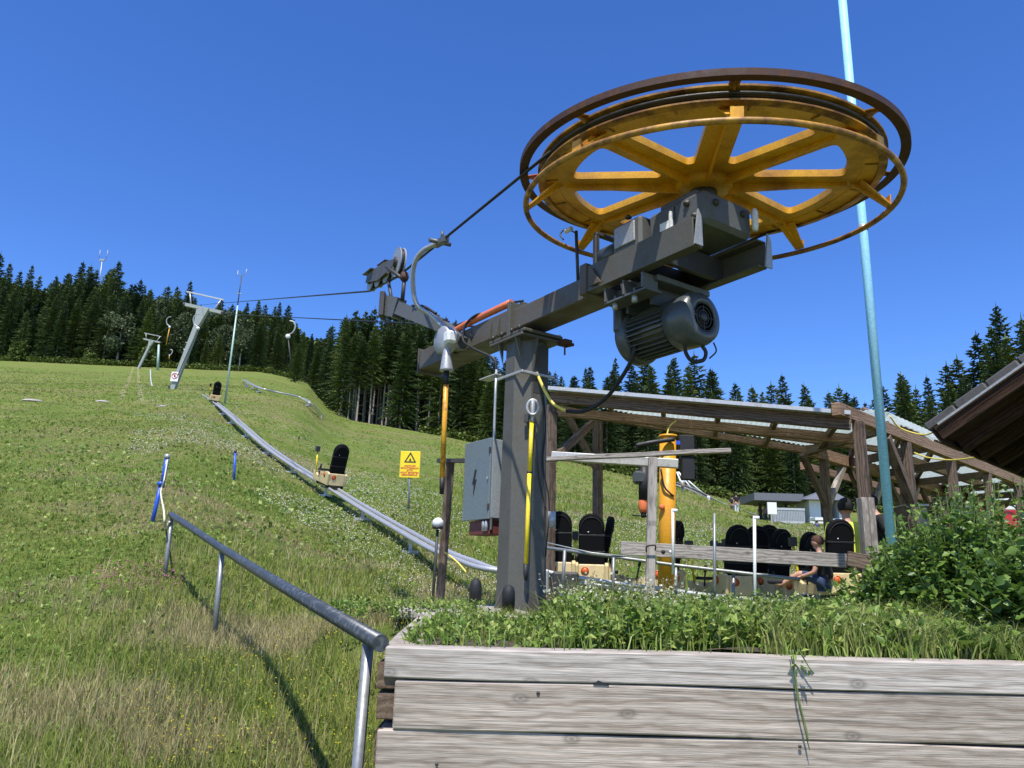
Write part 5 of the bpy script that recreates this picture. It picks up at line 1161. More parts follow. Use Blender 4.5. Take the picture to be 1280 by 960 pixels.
tiny = [(853, 597, 72, 'white_cloth', 'grey_cloth', 'tiny figure in white on the distant climbing frame', 1.5), (885.5, 616, 66, 'white_cloth', 'white_cloth', 'tiny figure dressed all in white by the ridge track', 1.6), (915, 619, 63, 'black_cloth', 'grey_cloth', 'tiny dark-clothed figure standing by the ridge track', 1.7), (920, 616, 62, 'black_cloth', 'white_cloth', 'tiny figure with black top and white trousers by the ridge track', 1.8),
        (950, 632, 58, 'pink_cloth', 'pink_cloth', 'tiny figure in pink left of the notice board', 1.5), (956, 630, 57, 'pink_cloth', 'grey_cloth', 'tiny figure in pale pink top and grey trousers near the notice board', 1.6), (962, 625, 56, 'red_cloth', 'jeans', 'tiny figure in a red top behind the notice board', 1.7), (1021, 651, 48, 'blue_cloth', 'blue_cloth', 'tiny child in dark blue before the white hut', 1.2)]
for px, py, y, a_, b_, lb, h_ in tiny: person(lb, foot(px, py, y, h_), R_d(90+random.uniform(-60, 60)), a_, b_, 'hair_dark', h=h_, small=True)
# ================================================================== TREES
M['needle'] = leafmat('spruce_needles', [(.030, .052, .019), (.058, .092, .032), (.085, .126, .042), (.13, .17, .058)], .7, .0, .15)
M['needle2'] = leafmat('lighter_spruce_needles', [(.045, .072, .025), (.080, .118, .038), (.115, .155, .052), (.16, .20, .07)], .7, .0, .15)
M['broad'] = leafmat('pale_broadleaf', [(.045, .065, .028), (.075, .105, .045), (.11, .145, .07)], .6, .1, .2)
M['larch'] = leafmat('fresh_green_leaves', [(.05, .08, .015), (.09, .13, .025), (.13, .17, .04)], .6, .15, .2)
def spruce_mesh(name, seed, H=16., bare=.06, rmax=2.6, dens=1.0, m='needle'):
    r = np.random.default_rng(seed); V = []; n = 0
    z = H*bare; T_ = []
    while z < H*.985:
        t = (z/H-bare)/(1-bare); L = rmax*1.12*((1-t)**.72)*(.55+.45*min(1, t*6+.25)) + .07
        nb = int((9 if t < .8 else 6)*dens)
        a0 = r.uniform(0, 6.28)
        for k in range(nb):
            a = a0+6.283*k/nb+r.normal()*.2; l = L*r.uniform(.62, 1.12); up0 = r.uniform(-.05, .30)+.35*t; dr = r.uniform(.25, .60)*(1-t*.7)
            zz = z+r.uniform(-.2, .2); d = np.array([math.cos(a), math.sin(a), 0]); s = np.array([-d[1], d[0], 0])
            def pt(q): return d*l*q+np.array([0, 0, zz+l*(up0*q-dr*q*q)])
            nt_ = max(3, int(l/.34))
            for j in range(nt_):
                q0 = (j+.15)/nt_; p = pt(q0); w = (.20+.30*(1-q0))*min(1, l/1.5+.18)*r.uniform(.75, 1.3)
                for sg in (-1, 1):
                    tip = p+s*sg*w*1.15+d*w*r.uniform(.35, .8)+np.array([0, 0, -w*r.uniform(.25, .75)])
                    b1 = p+d*w*.42+np.array([0, 0, .03]); b0 = p-d*w*.15+np.array([0, 0, -.10*r.random()])
                    T_.append((b0, b1, tip))
            e = pt(1.12); p0 = pt(.55); T_.append((p0+s*.12, p0-s*.12, e)); T_.append((p0+np.array([0, 0, .08]), p0-np.array([0, 0, .20]), e))
        z += (.30+.20*(1-t))*H/16/dens**.5
    T_.append((np.array([.10, 0, H*.95]), np.array([-.10, 0, H*.95]), np.array([0, 0, H*1.02]))); T_.append((np.array([0, .10, H*.95]), np.array([0, -.10, H*.95]), np.array([0, 0, H*1.02])))
    V = np.array(T_).reshape(-1, 3); o = np_mesh(name, V, np.arange(len(V)).reshape(-1, 3), M[m]); me = o.data; bpy.data.objects.remove(o); return me
def trunk_mesh(H, r0, stubs=False, seed=0):
    r = random.Random(seed); b = MB(); b.tube([(0, 0, -.6), (0, 0, .3), (.04, .02, H*.4), (0, 0, H*.95)], [r0*1.25, r0, r0*.75, .03], 8)
    if stubs:
        for k in range(16):
            a = r.uniform(0, 6.28); z = r.uniform(1.5, H*.55); b.tube([(0, 0, z), (math.cos(a)*.7, math.sin(a)*.7, z-.1)], [.03, .01], 4, cap=False)
    o = b.build('trunk', M['bark']); me = o.data; bpy.data.objects.remove(o); return me
def broad_mesh(name, seed, H=13., R_=3.6, m='broad', n=2600, zc=.58):
    r = np.random.default_rng(seed); C = []
    for k in range(26):
        v = r.normal(size=3); v /= np.linalg.norm(v); q = r.random()**.5; C.append(np.array([v[0]*R_*.75*q, v[1]*R_*.75*q, H*zc+v[2]*H*.36*q]))
    P = []; 
    for k in range(n):
        c = C[r.integers(len(C))]; v = r.normal(size=3); v /= np.linalg.norm(v); p = c+v*R_*.36*r.random()**.4
        e1 = r.normal(size=3); e1 /= np.linalg.norm(e1); e2 = np.cross(e1, r.normal(size=3)); e2 /= np.linalg.norm(e2); s = r.uniform(.16, .34)
        P += [p+e1*s, p-e1*s*.5+e2*s*.8, p-e1*s*.5-e2*s*.8]
    V = np.array(P); o = np_mesh(name, V, np.arange(len(V)).reshape(-1, 3), M[m]); me = o.data; bpy.data.objects.remove(o); return me
sp_var = [spruce_mesh('spruce_crown', s, 16, b_, r_, d_, m_) for s, b_, r_, d_, m_ in ((1, .05, 2.7, 1, 'needle'), (2, .04, 3.1, 1, 'needle'), (3, .08, 2.4, 1, 'needle2'), (4, .05, 2.9, .85, 'needle2'), (5, .06, 2.2, 1, 'needle'))]
bare_var = [spruce_mesh('spruce_crown', s, 16, b_, 2.3, .95, m_) for s, b_, m_ in ((11, .50, 'needle'), (12, .58, 'needle'), (13, .42, 'needle2'))]
broad_var = [broad_mesh('broadleaf_crown', 21), broad_mesh('broadleaf_crown', 22, 12, 3.9)]
bush_var = [broad_mesh('bush_crown', 31, 4, 2.2, 'larch', 900, .45), broad_mesh('bush_crown', 32, 5, 2.0, 'broad', 900, .45)]
tr_s = trunk_mesh(16, .17); tr_b = trunk_mesh(16, .135, True, 3); tr_br = trunk_mesh(10, .22)
def tree(kind, x, y, h, label, group, cname='spruce_tree', wid=1.0):
    z = G(x, y)-.15
    crown, trunk, H = {'s': (random.choice(sp_var), tr_s, 16), 'b': (random.choice(bare_var), tr_b, 16), 'l': (random.choice(broad_var), tr_br, 13), 'u': (random.choice(bush_var), None, 4.5)}[kind]
    t = thing(cname, label, 'bush' if kind == 'u' else 'tree', (x, y, z), group); s = h/H; t.scale = (s**.8*wid, s**.8*wid, s); t.rotation_euler = (random.gauss(0, .012), random.gauss(0, .012), random.uniform(0, 6.28))
    if trunk is not None: o = bpy.data.objects.new('trunk', trunk); COL.objects.link(o); o.parent = t
    o = bpy.data.objects.new('crown', crown); COL.objects.link(o); o.parent = t
SKY = [(-200, 300), (0, 318), (18, 325), (40, 332), (60, 342), (85, 325), (110, 334), (145, 322), (170, 345), (200, 350), (235, 352), (262, 375), (300, 372), (330, 372), (350, 380), (366, 384), (375, 405), (395, 418), (408, 408), (425, 392), (440, 390), (470, 386), (500, 386), (560, 396), (600, 420), (630, 440), (665, 452), (690, 460), (720, 458), (760, 442), (800, 445), (830, 448), (870, 446), (895, 460), (940, 472), (965, 468), (985, 478), (1010, 480), (1045, 470), (1070, 488), (1100, 490), (1130, 450), (1160, 470), (1175, 455), (1205, 430), (1240, 385), (1262, 398), (1285, 380), (1500, 370)]
su, stt = np.array([tau(*p) for p in SKY]).T
def forest(u0, u1, rows, du, kind_f, lab_f, hl, gr):
    n = 0
    for i, (y, lo, hi) in enumerate(rows):
        us = np.arange(u0+random.random()*du, u1, du)
        for u in us:
            u2 = u+random.gauss(0, du*.22); yy = y+random.gauss(0, 1.3); x = u2*yy; zt = np.interp(u2, su, stt)*yy
            h = (zt-G(x, yy))*random.uniform(lo, hi); h = max(hl[0], min(h, hl[1])); k = kind_f(i, u2)
            lb, g_ = lab_f(i, u2, k)
            tree(k, x, yy, h, lb, g_, {'s': 'spruce_tree', 'b': 'spruce_tree', 'l': 'broadleaf_tree', 'u': 'bush'}[k], random.uniform(1.0, 1.35)); n += 1
    return n
def place(u):
    px = 640+FOC*u
    for lim, s_ in ((75, 'at the far left edge of the picture'), (125, 'under and left of the radio mast'), (170, 'around the pale broadleaf tree'), (215, 'between far tow pylon and leaning pylon'), (262, 'right behind the leaning tow pylon'), (300, 'between the leaning pylon and the thin mast'), (400, 'right of the thin weather mast'),
                    (470, 'left of the sheave train'), (530, 'under the sheave train'), (600, 'under the end of the drive arm'), (700, 'close to the steel mast'), (790, 'left of the motor cable'), (900, 'above the canopy below the motor'), (1000, 'above the middle of the canopy'), (1100, 'left of the blue pole'), (1180, 'between blue pole and chalet roof'), (9999, 'rising behind the chalet roof')):
        if px < lim: return s_
def labL(i, u, k):
    if k == 'l': return 'paler rounded broadleaf tree among the dark spruces of the left forest', 'broadleaf trees of the left forest'
    return (('front-row spruce of the left forest, '+place(u), 'front spruces of the left forest, '+place(u)) if i < 2 else ('rear skyline spruce of the left forest, '+place(u), 'rear spruces of the left forest, '+place(u)))
nL = forest(-1.02, -.285, [(163, .45, .75), (168, .60, .85), (175, .75, .93), (184, .84, .98), (194, .88, 1.05)], .0195, lambda i, u: 's' if random.random() > .05 else 'l', labL, (5, 32), '')
nG = forest(-.285, -.235, [(132, .6, .9), (140, .85, 1.0), (150, .9, 1.05)], .016, lambda i, u: 's', lambda i, u, k: ('spruce in the far gap between the left forest and the tall middle stand', 'spruces in the forest gap'), (5, 28), '')
def labC(i, u, k): return (('spruce with bare pale trunk in the middle stand, '+place(u), 'bare-trunked spruces, '+place(u)) if k == 'b' else ('dense dark spruce of the middle stand, '+place(u), 'dense spruces, '+place(u)))
nC = forest(-.238, -.04, [(98.5, .75, .95), (101, .80, 1.0), (104, .85, 1.0), (107, .9, 1.02), (112, .95, 1.05)], .0160, lambda i, u: ('b' if u < -.105 and random.random() < .93 else 's') if i < 4 else 's', labC, (6, 24), '')
def labR(i, u, k): return (('front-row spruce behind the station, '+place(u), 'front spruces, '+place(u)) if i == 0 else ('rear spruce with its tip against the sky, '+place(u), 'rear spruces, '+place(u)))
nR = forest(-.05, .84, [(93, .68, .95), (98, .80, .98), (104, .9, 1.05)], .0265, lambda i, u: 's', labR, (6, 32), '')
for (px, py_, y, kd, h, lb) in ((146, 455, 161, 'l', 15, 'large pale grey-green broadleaf tree, the lightest crown in front of the left forest'), (185, 461, 158, 'u', 6, 'fresh green bush at the foot of the far tow pylon'), (22, 451, 160, 'u', 6, 'fresh green low bush at the far left end of the forest edge'), (110, 455, 160, 'u', 4, 'low grey-green bush below the large broadleaf tree')):
    u_, _ = tau(px, py_); tree(kd, u_*y, y, h, lb, None, 'broadleaf_tree' if kd == 'l' else 'bush')
print('trees', nL, nG, nC, nR)
# undergrowth and far filling behind the trees
def blob_leaves(name, centers, rad, n_each, size, m, r, parent=None, up=0.):
    P = []
    c = np.asarray(centers); k = len(c)*n_each
    C = np.repeat(c, n_each, 0); v = r.normal(size=(k, 3)); v /= np.linalg.norm(v, axis=1)[:, None]; v *= (r.random(k)**.4)[:, None]; p = C+v*np.asarray(rad)
    return leaf_cloud(name, p, size, m, r, parent, up)
def leaf_cloud(name, p, size, m, r, parent=None, up=0., fold=.25, asp=.42, sizes=None):
    """one folded four-cornered leaf (two triangles) per point"""
    k = len(p); e1 = r.normal(size=(k, 3)); e1[:, 2] = e1[:, 2]*.5+up; e1 /= np.linalg.norm(e1, axis=1)[:, None]
    e2 = np.cross(e1, r.normal(size=(k, 3))*np.array([.45, .45, 1])+np.array([0, 0, 1.0])); e2 /= np.linalg.norm(e2, axis=1)[:, None]; nr = np.cross(e2, e1)
    s = (size*r.uniform(.6, 1.3, k) if sizes is None else sizes)[:, None]
    a = p; b = p+e1*s*.5+e2*s*asp+nr*s*fold; c = p+e1*s; d = p+e1*s*.5-e2*s*asp+nr*s*fold
    V = np.stack([a, b, c, d], 1).reshape(-1, 3); i = np.arange(k)[:, None]*4
    Fc = np.concatenate([i+np.array([[0, 2, 1]]), i+np.array([[0, 3, 2]])], 1).reshape(-1, 3)
    return np_mesh(name, V, Fc, m, parent)
ug = []
for u in np.arange(-1.0, -.29, .006): y = 159+rng.normal()*1.5; ug.append((u*y, y, G(u*y, y)+.5))
for u in np.arange(-.11, -.03, .006): y = 96.5+rng.normal()*1.2; ug.append((u*y, y, G(u*y, y)+.3))
for u in np.arange(-.03, .8, .008): y = 90+rng.normal()*1.2; ug.append((u*y, y, G(u*y, y)+.3))
setp(blob_leaves('undergrowth', ug, (1.6, 1.2, .8), 90, .42, M['larch'], rng), 'low green undergrowth along the foot of the forest edge', 'undergrowth', None, 'stuff')
fb = []
for y, n_ in ((203, 260), (211, 260)):
    for u in np.linspace(-1.15, -.25, n_):
        for f_ in (.2, .45, .68): x = u*y; z0 = G(x, y); zt = np.interp(u, su, stt)*y; fb.append((x, y, z0+(zt-z0)*f_))
for u in np.linspace(-.222, 1.0, 330):
    y = 119 if u < 0 else 112
    for f_ in (.0, .12, .25, .38, .55): x = u*y; z0 = G(x, y); zt = np.interp(u, su, stt)*y; fb.append((x, y, z0+(zt-z0)*f_))
setp(blob_leaves('distant_forest', fb, (1.6, 1.5, 2.2), 22, 1.2, M['needle'], rng), 'deep dark mass of spruces filling the forest behind the front rows', 'forest', None, 'stuff')

# ================================================================== MEADOW GRASS AND FLOWERS
M['weed'] = leafmat('weed_leaves', [(.08, .155, .026), (.15, .25, .04), (.235, .335, .065), (.35, .41, .13)], .5, .3, .3)
M['bushleaf'] = leafmat('bush_leaves', [(.055, .115, .022), (.095, .18, .03), (.15, .25, .042), (.22, .32, .07)], .42, .28, .4)
M['grass'] = leafmat('grass_blades', [(.125, .20, .030), (.205, .275, .05), (.285, .325, .075), (.36, .355, .13)], .7, .3, .2)
M['straw'] = leafmat('dry_grass_stems', [(.24, .21, .09), (.36, .31, .15), (.46, .41, .24)], .8, .2, .15)
M['clover'] = leafmat('white_clover', [(.55, .58, .48), (.72, .72, .66)], .8, .1, .1)
M['yflower'] = leafmat('yellow_flowers', [(.65, .55, .02), (.75, .62, .05)], .7, .1, .1)
M['pink'] = leafmat('pink_flowers', [(.35, .12, .2), (.45, .22, .28)], .7, .1, .1)
def vnoise(x, y, sc, seed):
    x = np.asarray(x, float); y = np.asarray(y, float)
    r = np.random.default_rng(seed); g = r.random((64, 64)); X = (x*sc) % 64; Y = (y*sc) % 64; i = X.astype(int) % 64; j = Y.astype(int) % 64; fx = X-np.floor(X); fy = Y-np.floor(Y); fx = fx*fx*(3-2*fx); fy = fy*fy*(3-2*fy)
    return (g[i, j]*(1-fx)+g[(i+1) % 64, j]*fx)*(1-fy)+(g[i, (j+1) % 64]*(1-fx)+g[(i+1) % 64, (j+1) % 64]*fx)*fy
def scatter(n, ymin, ymax, u0=-1.25, u1=.42):
    y = np.exp(rng.uniform(math.log(ymin), math.log(ymax), n)); u = rng.uniform(u0, u1, n); x = u*y
    ok = ~((x > -.47) & (y < 4.75)) & ~((x > -.55) & (x < .5) & (y > 5.2) & (y < 6.6)) & ~((x > .4) & (y < 9.5)) & ~((x > -1.0) & (x < -.1) & (y > 4.7) & (y < 6.3) & (rng.random(n) < .7))
    ok &= ~((x > .2) & (y > 9.5) & (y < 13.5))
    return x[ok], y[ok]
def blades(name, x, y, nb, hgt, wid, lean, m, seg=True):
    k = len(x)*nb; X = np.repeat(x, nb); Y = np.repeat(y, nb); h = np.repeat(hgt, nb)*rng.uniform(.5, 1.2, k); w = np.repeat(wid, nb)*rng.uniform(.7, 1.3, k)
    sp_ = np.repeat(hgt, nb)*.35; X = X+rng.normal(size=k)*sp_; Y = Y+rng.normal(size=k)*sp_; Z = ground(X, Y)-.01
    a = rng.uniform(0, 6.283, k); l = rng.uniform(.15, 1, k)*lean*h; dx, dy = np.cos(a)*l, np.sin(a)*l; b = rng.uniform(0, 6.283, k); sx, sy = np.cos(b)*w, np.sin(b)*w
    p = np.stack([X, Y, Z], -1); s = np.stack([sx, sy, 0*sx], -1)
    mid = p+np.stack([dx*.35, dy*.35, h*.6], -1); tip = p+np.stack([dx, dy, h], -1)
    V = np.stack([p-s, p+s, mid-s*.7, mid+s*.7, tip], 1).reshape(-1, 3); i = np.arange(k)[:, None]*5
    Fc = np.concatenate([i+np.array([[0, 1, 3]]), i+np.array([[0, 3, 2]]), i+np.array([[2, 3, 4]])], 1).reshape(-1, 3)
    return np_mesh(name, V, Fc, m)
x, y = scatter(88000, 2.6, 105); xr, yr = x*.8+y*.6, y*.8-x*.6; dry = vnoise(xr, yr, .35, 3)*.42+vnoise(xr, yr, 1.1, 4)*.33+vnoise(xr, yr, 3.1, 6)*.25; short = vnoise(x, y*.7, .22, 8)
keep = (rng.random(len(x)) < .92); x, y, dry, short = x[keep], y[keep], dry[keep], short[keep]
hh = (.026+.040*sm(-3.6, -1.8, x)+.008)*(1+.5*rng.random(len(x)))*(.6+.8*short)*np.clip((y/8)**.25, .9, 1.6); ww = .0022*np.clip(y/4, 1, 16)**.9
g1 = dry < .61-.03*(x < -3)
setp(blades('meadow_grass', x[g1], y[g1], 8, hh[g1], ww[g1], .8, M['grass']), 'green meadow grass covering the slope', 'grass', None, 'stuff')
setp(blades('dry_grass', x[~g1], y[~g1], 6, hh[~g1]*1.15, ww[~g1]*.85, .8, M['straw']), 'straw-coloured dry grass patches in the meadow', 'grass', None, 'stuff')
x, y = scatter(4200, 2.8, 18, -.75, .05); k_ = (vnoise(x, y, .8, 12) > .45) & (x > -3.6); setp(blades('tall_grass_stems', x[k_], y[k_], 3, .13+.12*rng.random(k_.sum()), .0016*np.clip(y[k_]/4, 1, 5), .45, M['straw']), 'thin tall seed stems standing above the meadow grass', 'grass', None, 'stuff')
x, y = scatter(34000, 2.8, 26); k_ = vnoise(x, y, .9, 51)+.25*(x < -3) > .45; x, y = x[k_], y[k_]
setp(leaf_cloud('meadow_herbs', np.stack([x, y, ground(x, y)+.015+.03*rng.random(len(x))], -1), .03, M['weed'], rng, None, .25, .1, .36, .028*np.clip(y/5, .8, 3.2)*rng.uniform(.5, 1.3, len(x))), 'low broad-leaved herbs and clover mixed into the grass', 'ground cover', None, 'stuff')
def flowers(name, n, ymin, ymax, u0, u1, thr, sc, seed, size, zz, m, lb, extra=None):
    x, y = scatter(n, ymin, ymax, u0, u1); k_ = vnoise(x, y, sc, seed) > thr
    if extra is not None: k_ &= extra(x, y)
    x, y = x[k_], y[k_]; p = np.stack([x, y, ground(x, y)+zz*rng.uniform(.6, 1.3, len(x))], -1); s = size*np.clip(y/8, .8, 2.6)*rng.uniform(.7, 1.3, len(x))
    O = np.array([[1, 0, 0], [0, 1, 0], [-1, 0, 0], [0, -1, 0], [0, 0, .7], [0, 0, -.5]]); V = (p[:, None]+O[None]*s[:, None, None]).reshape(-1, 3)
    Fq = np.array([[0, 1, 4], [1, 2, 4], [2, 3, 4], [3, 0, 4], [1, 0, 5], [2, 1, 5], [3, 2, 5], [0, 3, 5]]); Fc = (np.arange(len(x))[:, None, None]*6+Fq[None]).reshape(-1, 3)
    setp(np_mesh(name, V, Fc, m), lb, 'flowers', None, 'stuff')
flowers('clover_flowers', 26000, 8, 55, -.50, .42, .46, .30, 41, .0075, .07, M['clover'], 'white clover heads speckling the meadow')
flowers('yellow_flowers', 2200, 3.4, 14, -.45, -.02, .58, .9, 43, .006, .11, M['yflower'], 'small yellow flowers among the handrail grass')
flowers('pink_flowers', 900, 5.5, 8.5, -.52, -.40, .0, .9, 44, .010, .10, M['pink'], 'patch of pink flowers left of the handrail', lambda x, y: (x+3.25)**2/.2+(y-6.9)**2/.25 < 1)
# rocks and bare pale stripes in the meadow
for (px, py, w_, lb) in ((40, 501, 1.2, 'pale flat stone lying in the grass at the far left'), (128, 502, .9, 'pale flat stone lying between the left edge and the tow line'), (203, 508, .7, 'pale stone in the grass just below the leaning pylon')):
    q = T(px, py, 0, 8); b_ = MB(); rr = random.Random(px); n_ = 9; vs = []
    for z_, f_ in ((-.05, 1), (.03, .9), (.045, .55)):
        for k in range(n_): a = 6.283*k/n_; vs.append(q+Vector((math.cos(a)*w_*.42*f_*rr.uniform(.8, 1.2), math.sin(a)*w_*.3*f_*rr.uniform(.8, 1.2), z_)))
    b_.add(vs, [(j*n_+k, j*n_+(k+1) % n_, (j+1)*n_+(k+1) % n_, (j+1)*n_+k) for j in range(2) for k in range(n_)]+[tuple(range(2*n_, 3*n_))], False); setp(b_.build('stone', M['concrete'], None, q), lb, 'stone', 'pale stones in the meadow')

# ================================================================== WEEDS IN THE PLANTER
M['weedlight'] = leafmat('yellow_green_grass', [(.16, .23, .045), (.26, .31, .09), (.36, .36, .15)], .6, .3, .2)
M['stem'] = paint('green_stem', (.14, .20, .06), .6, .0, None, 20, .4)
M['petal'] = leafmat('tiny_white_petals', [(.42, .44, .30), (.66, .66, .56)], .8, .2, .1)
def hgt(x, y):
    x = np.asarray(x, float); y = np.asarray(y, float)
    a = np.interp(x, [-.4, -.2, .0, .1, .22, .32, .6, 1.0, 1.4, 1.8, 4], [.05, .09, .07, .05, .13, .20, .21, .20, .19, .19, .2])
    return a*(.75+.25*sm(2.7, 3.3, y))*(.85+.35*vnoise(x+5, y, 2.4, 9))
def thicket(region, n, per, leaf, m_leaf, name, label, hf, stemr=.0022, flower=None, parent=None, lean=.35, up=.25):
    P = []; S = MB(); tops = []; sizes = []
    for k in range(n):
        x, y = region(); h = float(hf(x, y))*random.uniform(.55, 1.12); a = random.uniform(0, 6.28); l = random.uniform(0, lean)*h
        b0 = np.array([x, y, -.235]); tp = np.array([x+math.cos(a)*l, y+math.sin(a)*l, -.235+h]); md = (b0+tp)/2+np.array([0, 0, h*.08])
        S.tube([b0, md, tp], [stemr, stemr*.8, stemr*.5], 3, cap=False)
        for j in range(per):
            t = random.uniform(.12, 1.0)**.8; q = b0*(1-t)**2+2*md*t*(1-t)+tp*t*t; P.append(q+rng.normal(size=3)*.010); sizes.append(leaf*random.uniform(.5, 1.25)*(1.15-.45*t))
        tops.append(tp)
    o = leaf_cloud('leaves', np.array(P), leaf, M[m_leaf], rng, parent, up, .18, .30, np.array(sizes)); setp(o, None, None, None, 'stuff')
    return S, o, tops
def reg(x0, x1, y0, y1): return lambda: (random.uniform(x0, x1), random.uniform(y0, y1))
def cover(name, label, *a, **k):
    t = thing(name, label, 'weeds', (0, 0, 0)); S, o, tops = thicket(*a, parent=t, **k); s_ = S.build('stems', M['stem'], t); s_['kind'] = 'stuff'; return t, tops
t, tops = cover('leafy_weeds', 'dense leafy green weeds filling the middle of the timber planter', reg(.25, 2.1, 2.76, 4.5), 1500, 15, .048, 'weed', None, None, lambda x, y: hgt(x, y)*.86)
setp(t, kind='stuff')
fl_ = np.array([q for q in tops if q[0] < 1.1 and random.random() < .14] + [q for q in tops if q[0] >= 1.1 and random.random() < .12])
pf = np.repeat(fl_, 6, 0)+rng.normal(size=(len(fl_)*6, 3))*np.array([.016, .016, .02]); o = leaf_cloud('blossoms', pf, .009, M['petal'], rng, t, .6, .1, .5); o['kind'] = 'stuff'
t, tops = cover('low_weeds', 'low grassy weeds at the left end of the timber planter', reg(-.34, .3, 2.74, 4.5), 420, 9, .035, 'weed', None, None, lambda x, y: hgt(x, y)*1.15*(1-.5*float(sm(3.5, 4.3, y))), up=.6)
setp(t, kind='stuff')
def pblades(name, x, y, z, nb, hgt_, w, lean, m, lb):
    k = len(x)*nb; X = np.repeat(x, nb)+rng.normal(size=k)*.02; Y = np.repeat(y, nb)+rng.normal(size=k)*.02; h = np.repeat(hgt_, nb)*rng.uniform(.5, 1.2, k); a = rng.uniform(0, 6.283, k); l = rng.uniform(.1, 1, k)*lean*h; b = rng.uniform(0, 6.283, k)
    p = np.stack([X, Y, np.full(k, z)], -1); s = np.stack([np.cos(b)*w, np.sin(b)*w, 0*b], -1); mid = p+np.stack([np.cos(a)*l*.3, np.sin(a)*l*.3, h*.65], -1); tip = p+np.stack([np.cos(a)*l, np.sin(a)*l, h*.95], -1)
    V = np.stack([p-s, p+s, mid-s*.8, mid+s*.8, tip], 1).reshape(-1, 3); i = np.arange(k)[:, None]*5
    Fc = np.concatenate([i+np.array([[0, 1, 3]]), i+np.array([[0, 3, 2]]), i+np.array([[2, 3, 4]])], 1).reshape(-1, 3); setp(np_mesh(name, V, Fc, m), lb, 'grass', None, 'stuff')
n_ = 900; x = rng.uniform(.9, 2.0, n_); y = 2.74+rng.random(n_)**1.5*1.4; pblades('planter_grass', x, y, -.235, 6, hgt(x, y)*.95, .0028, .9, M['weedlight'], 'yellow-green long grass along the front of the planter')
n_ = 260; x = rng.uniform(-.33, .9, n_); y = rng.uniform(2.73, 4.5, n_); pblades('fine_planter_grass', x, y, -.235, 5, .05+.9*hgt(x, y), .0022, .8, M['grass'], 'sparse grass blades at the left of the planter')
# tufts hanging over the front timber's edge
n_ = 60; x = rng.uniform(-.3, 2.2, n_); y = rng.uniform(2.66, 2.74, n_); pblades('edge_grass', x, y, -.207, 5, np.full(n_, .06), .0022, 1.2, M['weed'], 'short grass creeping over the top of the front timber')
# dried flower stalks and a few broad leaves
t = thing('dried_stalks', 'pale dried flower stalks with small seed heads beside the mast in the planter', 'weeds', (0, 0, 0)); t['kind'] = 'stuff'; S = MB(); P = []
for k in range(110):
    x = random.uniform(.27, .85); y = random.uniform(3.3, 4.5); h = random.uniform(.17, .30); a = random.uniform(0, 6.28); l = random.uniform(.1, .45)*h
    b0 = Vector((x, y, -.235)); tp = b0+Vector((math.cos(a)*l, math.sin(a)*l, h)); S.tube([b0, b0.lerp(tp, .5)+Vector((0, 0, .02)), tp], [.0022, .0018, .0012], 3, cap=False)
    for j in range(9): u = random.uniform(.55, 1); q = b0.lerp(tp, u); P.append((q.x+random.gauss(0, .012), q.y+random.gauss(0, .012), q.z+random.gauss(0, .008)))
S.build('stems', M['straw'], t)['kind'] = 'stuff'; leaf_cloud('seed_heads', np.array(P), .014, M['petal'], rng, t, .5, .1, .5)['kind'] = 'stuff'
P = np.array([(random.uniform(.3, 2.0), random.uniform(2.75, 4.2), -.235) for k in range(150)]); P = np.repeat(P, 7, 0)+rng.normal(size=(1050, 3))*np.array([.012, .012, .004]); P[:, 2] += .07*rng.random(1050)
setp(leaf_cloud('broad_leaves', P, .10, M['bushleaf'], rng, None, .55, .14, .20), 'long broad dock and dandelion leaves low among the planter weeds', 'weeds', None, 'stuff')
# weeds behind the planter, in front of the rails
t, tops = cover('back_weeds', 'tall pale-flowered weeds behind the planter beside the mast', reg(.42, 3.4, 4.75, 6.6), 900, 12, .045, 'weed', None, None, lambda x, y: .12+.08*vnoise(x, y, 1.7, 5)); setp(t, kind='stuff')
fl_ = np.array([q for q in tops if random.random() < .4]); pf = np.repeat(fl_, 5, 0)+rng.normal(size=(len(fl_)*5, 3))*.02; o = leaf_cloud('blossoms', pf, .016, M['petal'], rng, t, .6, .1, .5); o['kind'] = 'stuff'
t, tops = cover('mast_foot_weeds', 'sparse weeds round the slab and the foot of the mast', reg(-1.25, -.15, 4.8, 6.5), 260, 8, .04, 'weed', None, None, lambda x, y: .10); setp(t, kind='stuff')
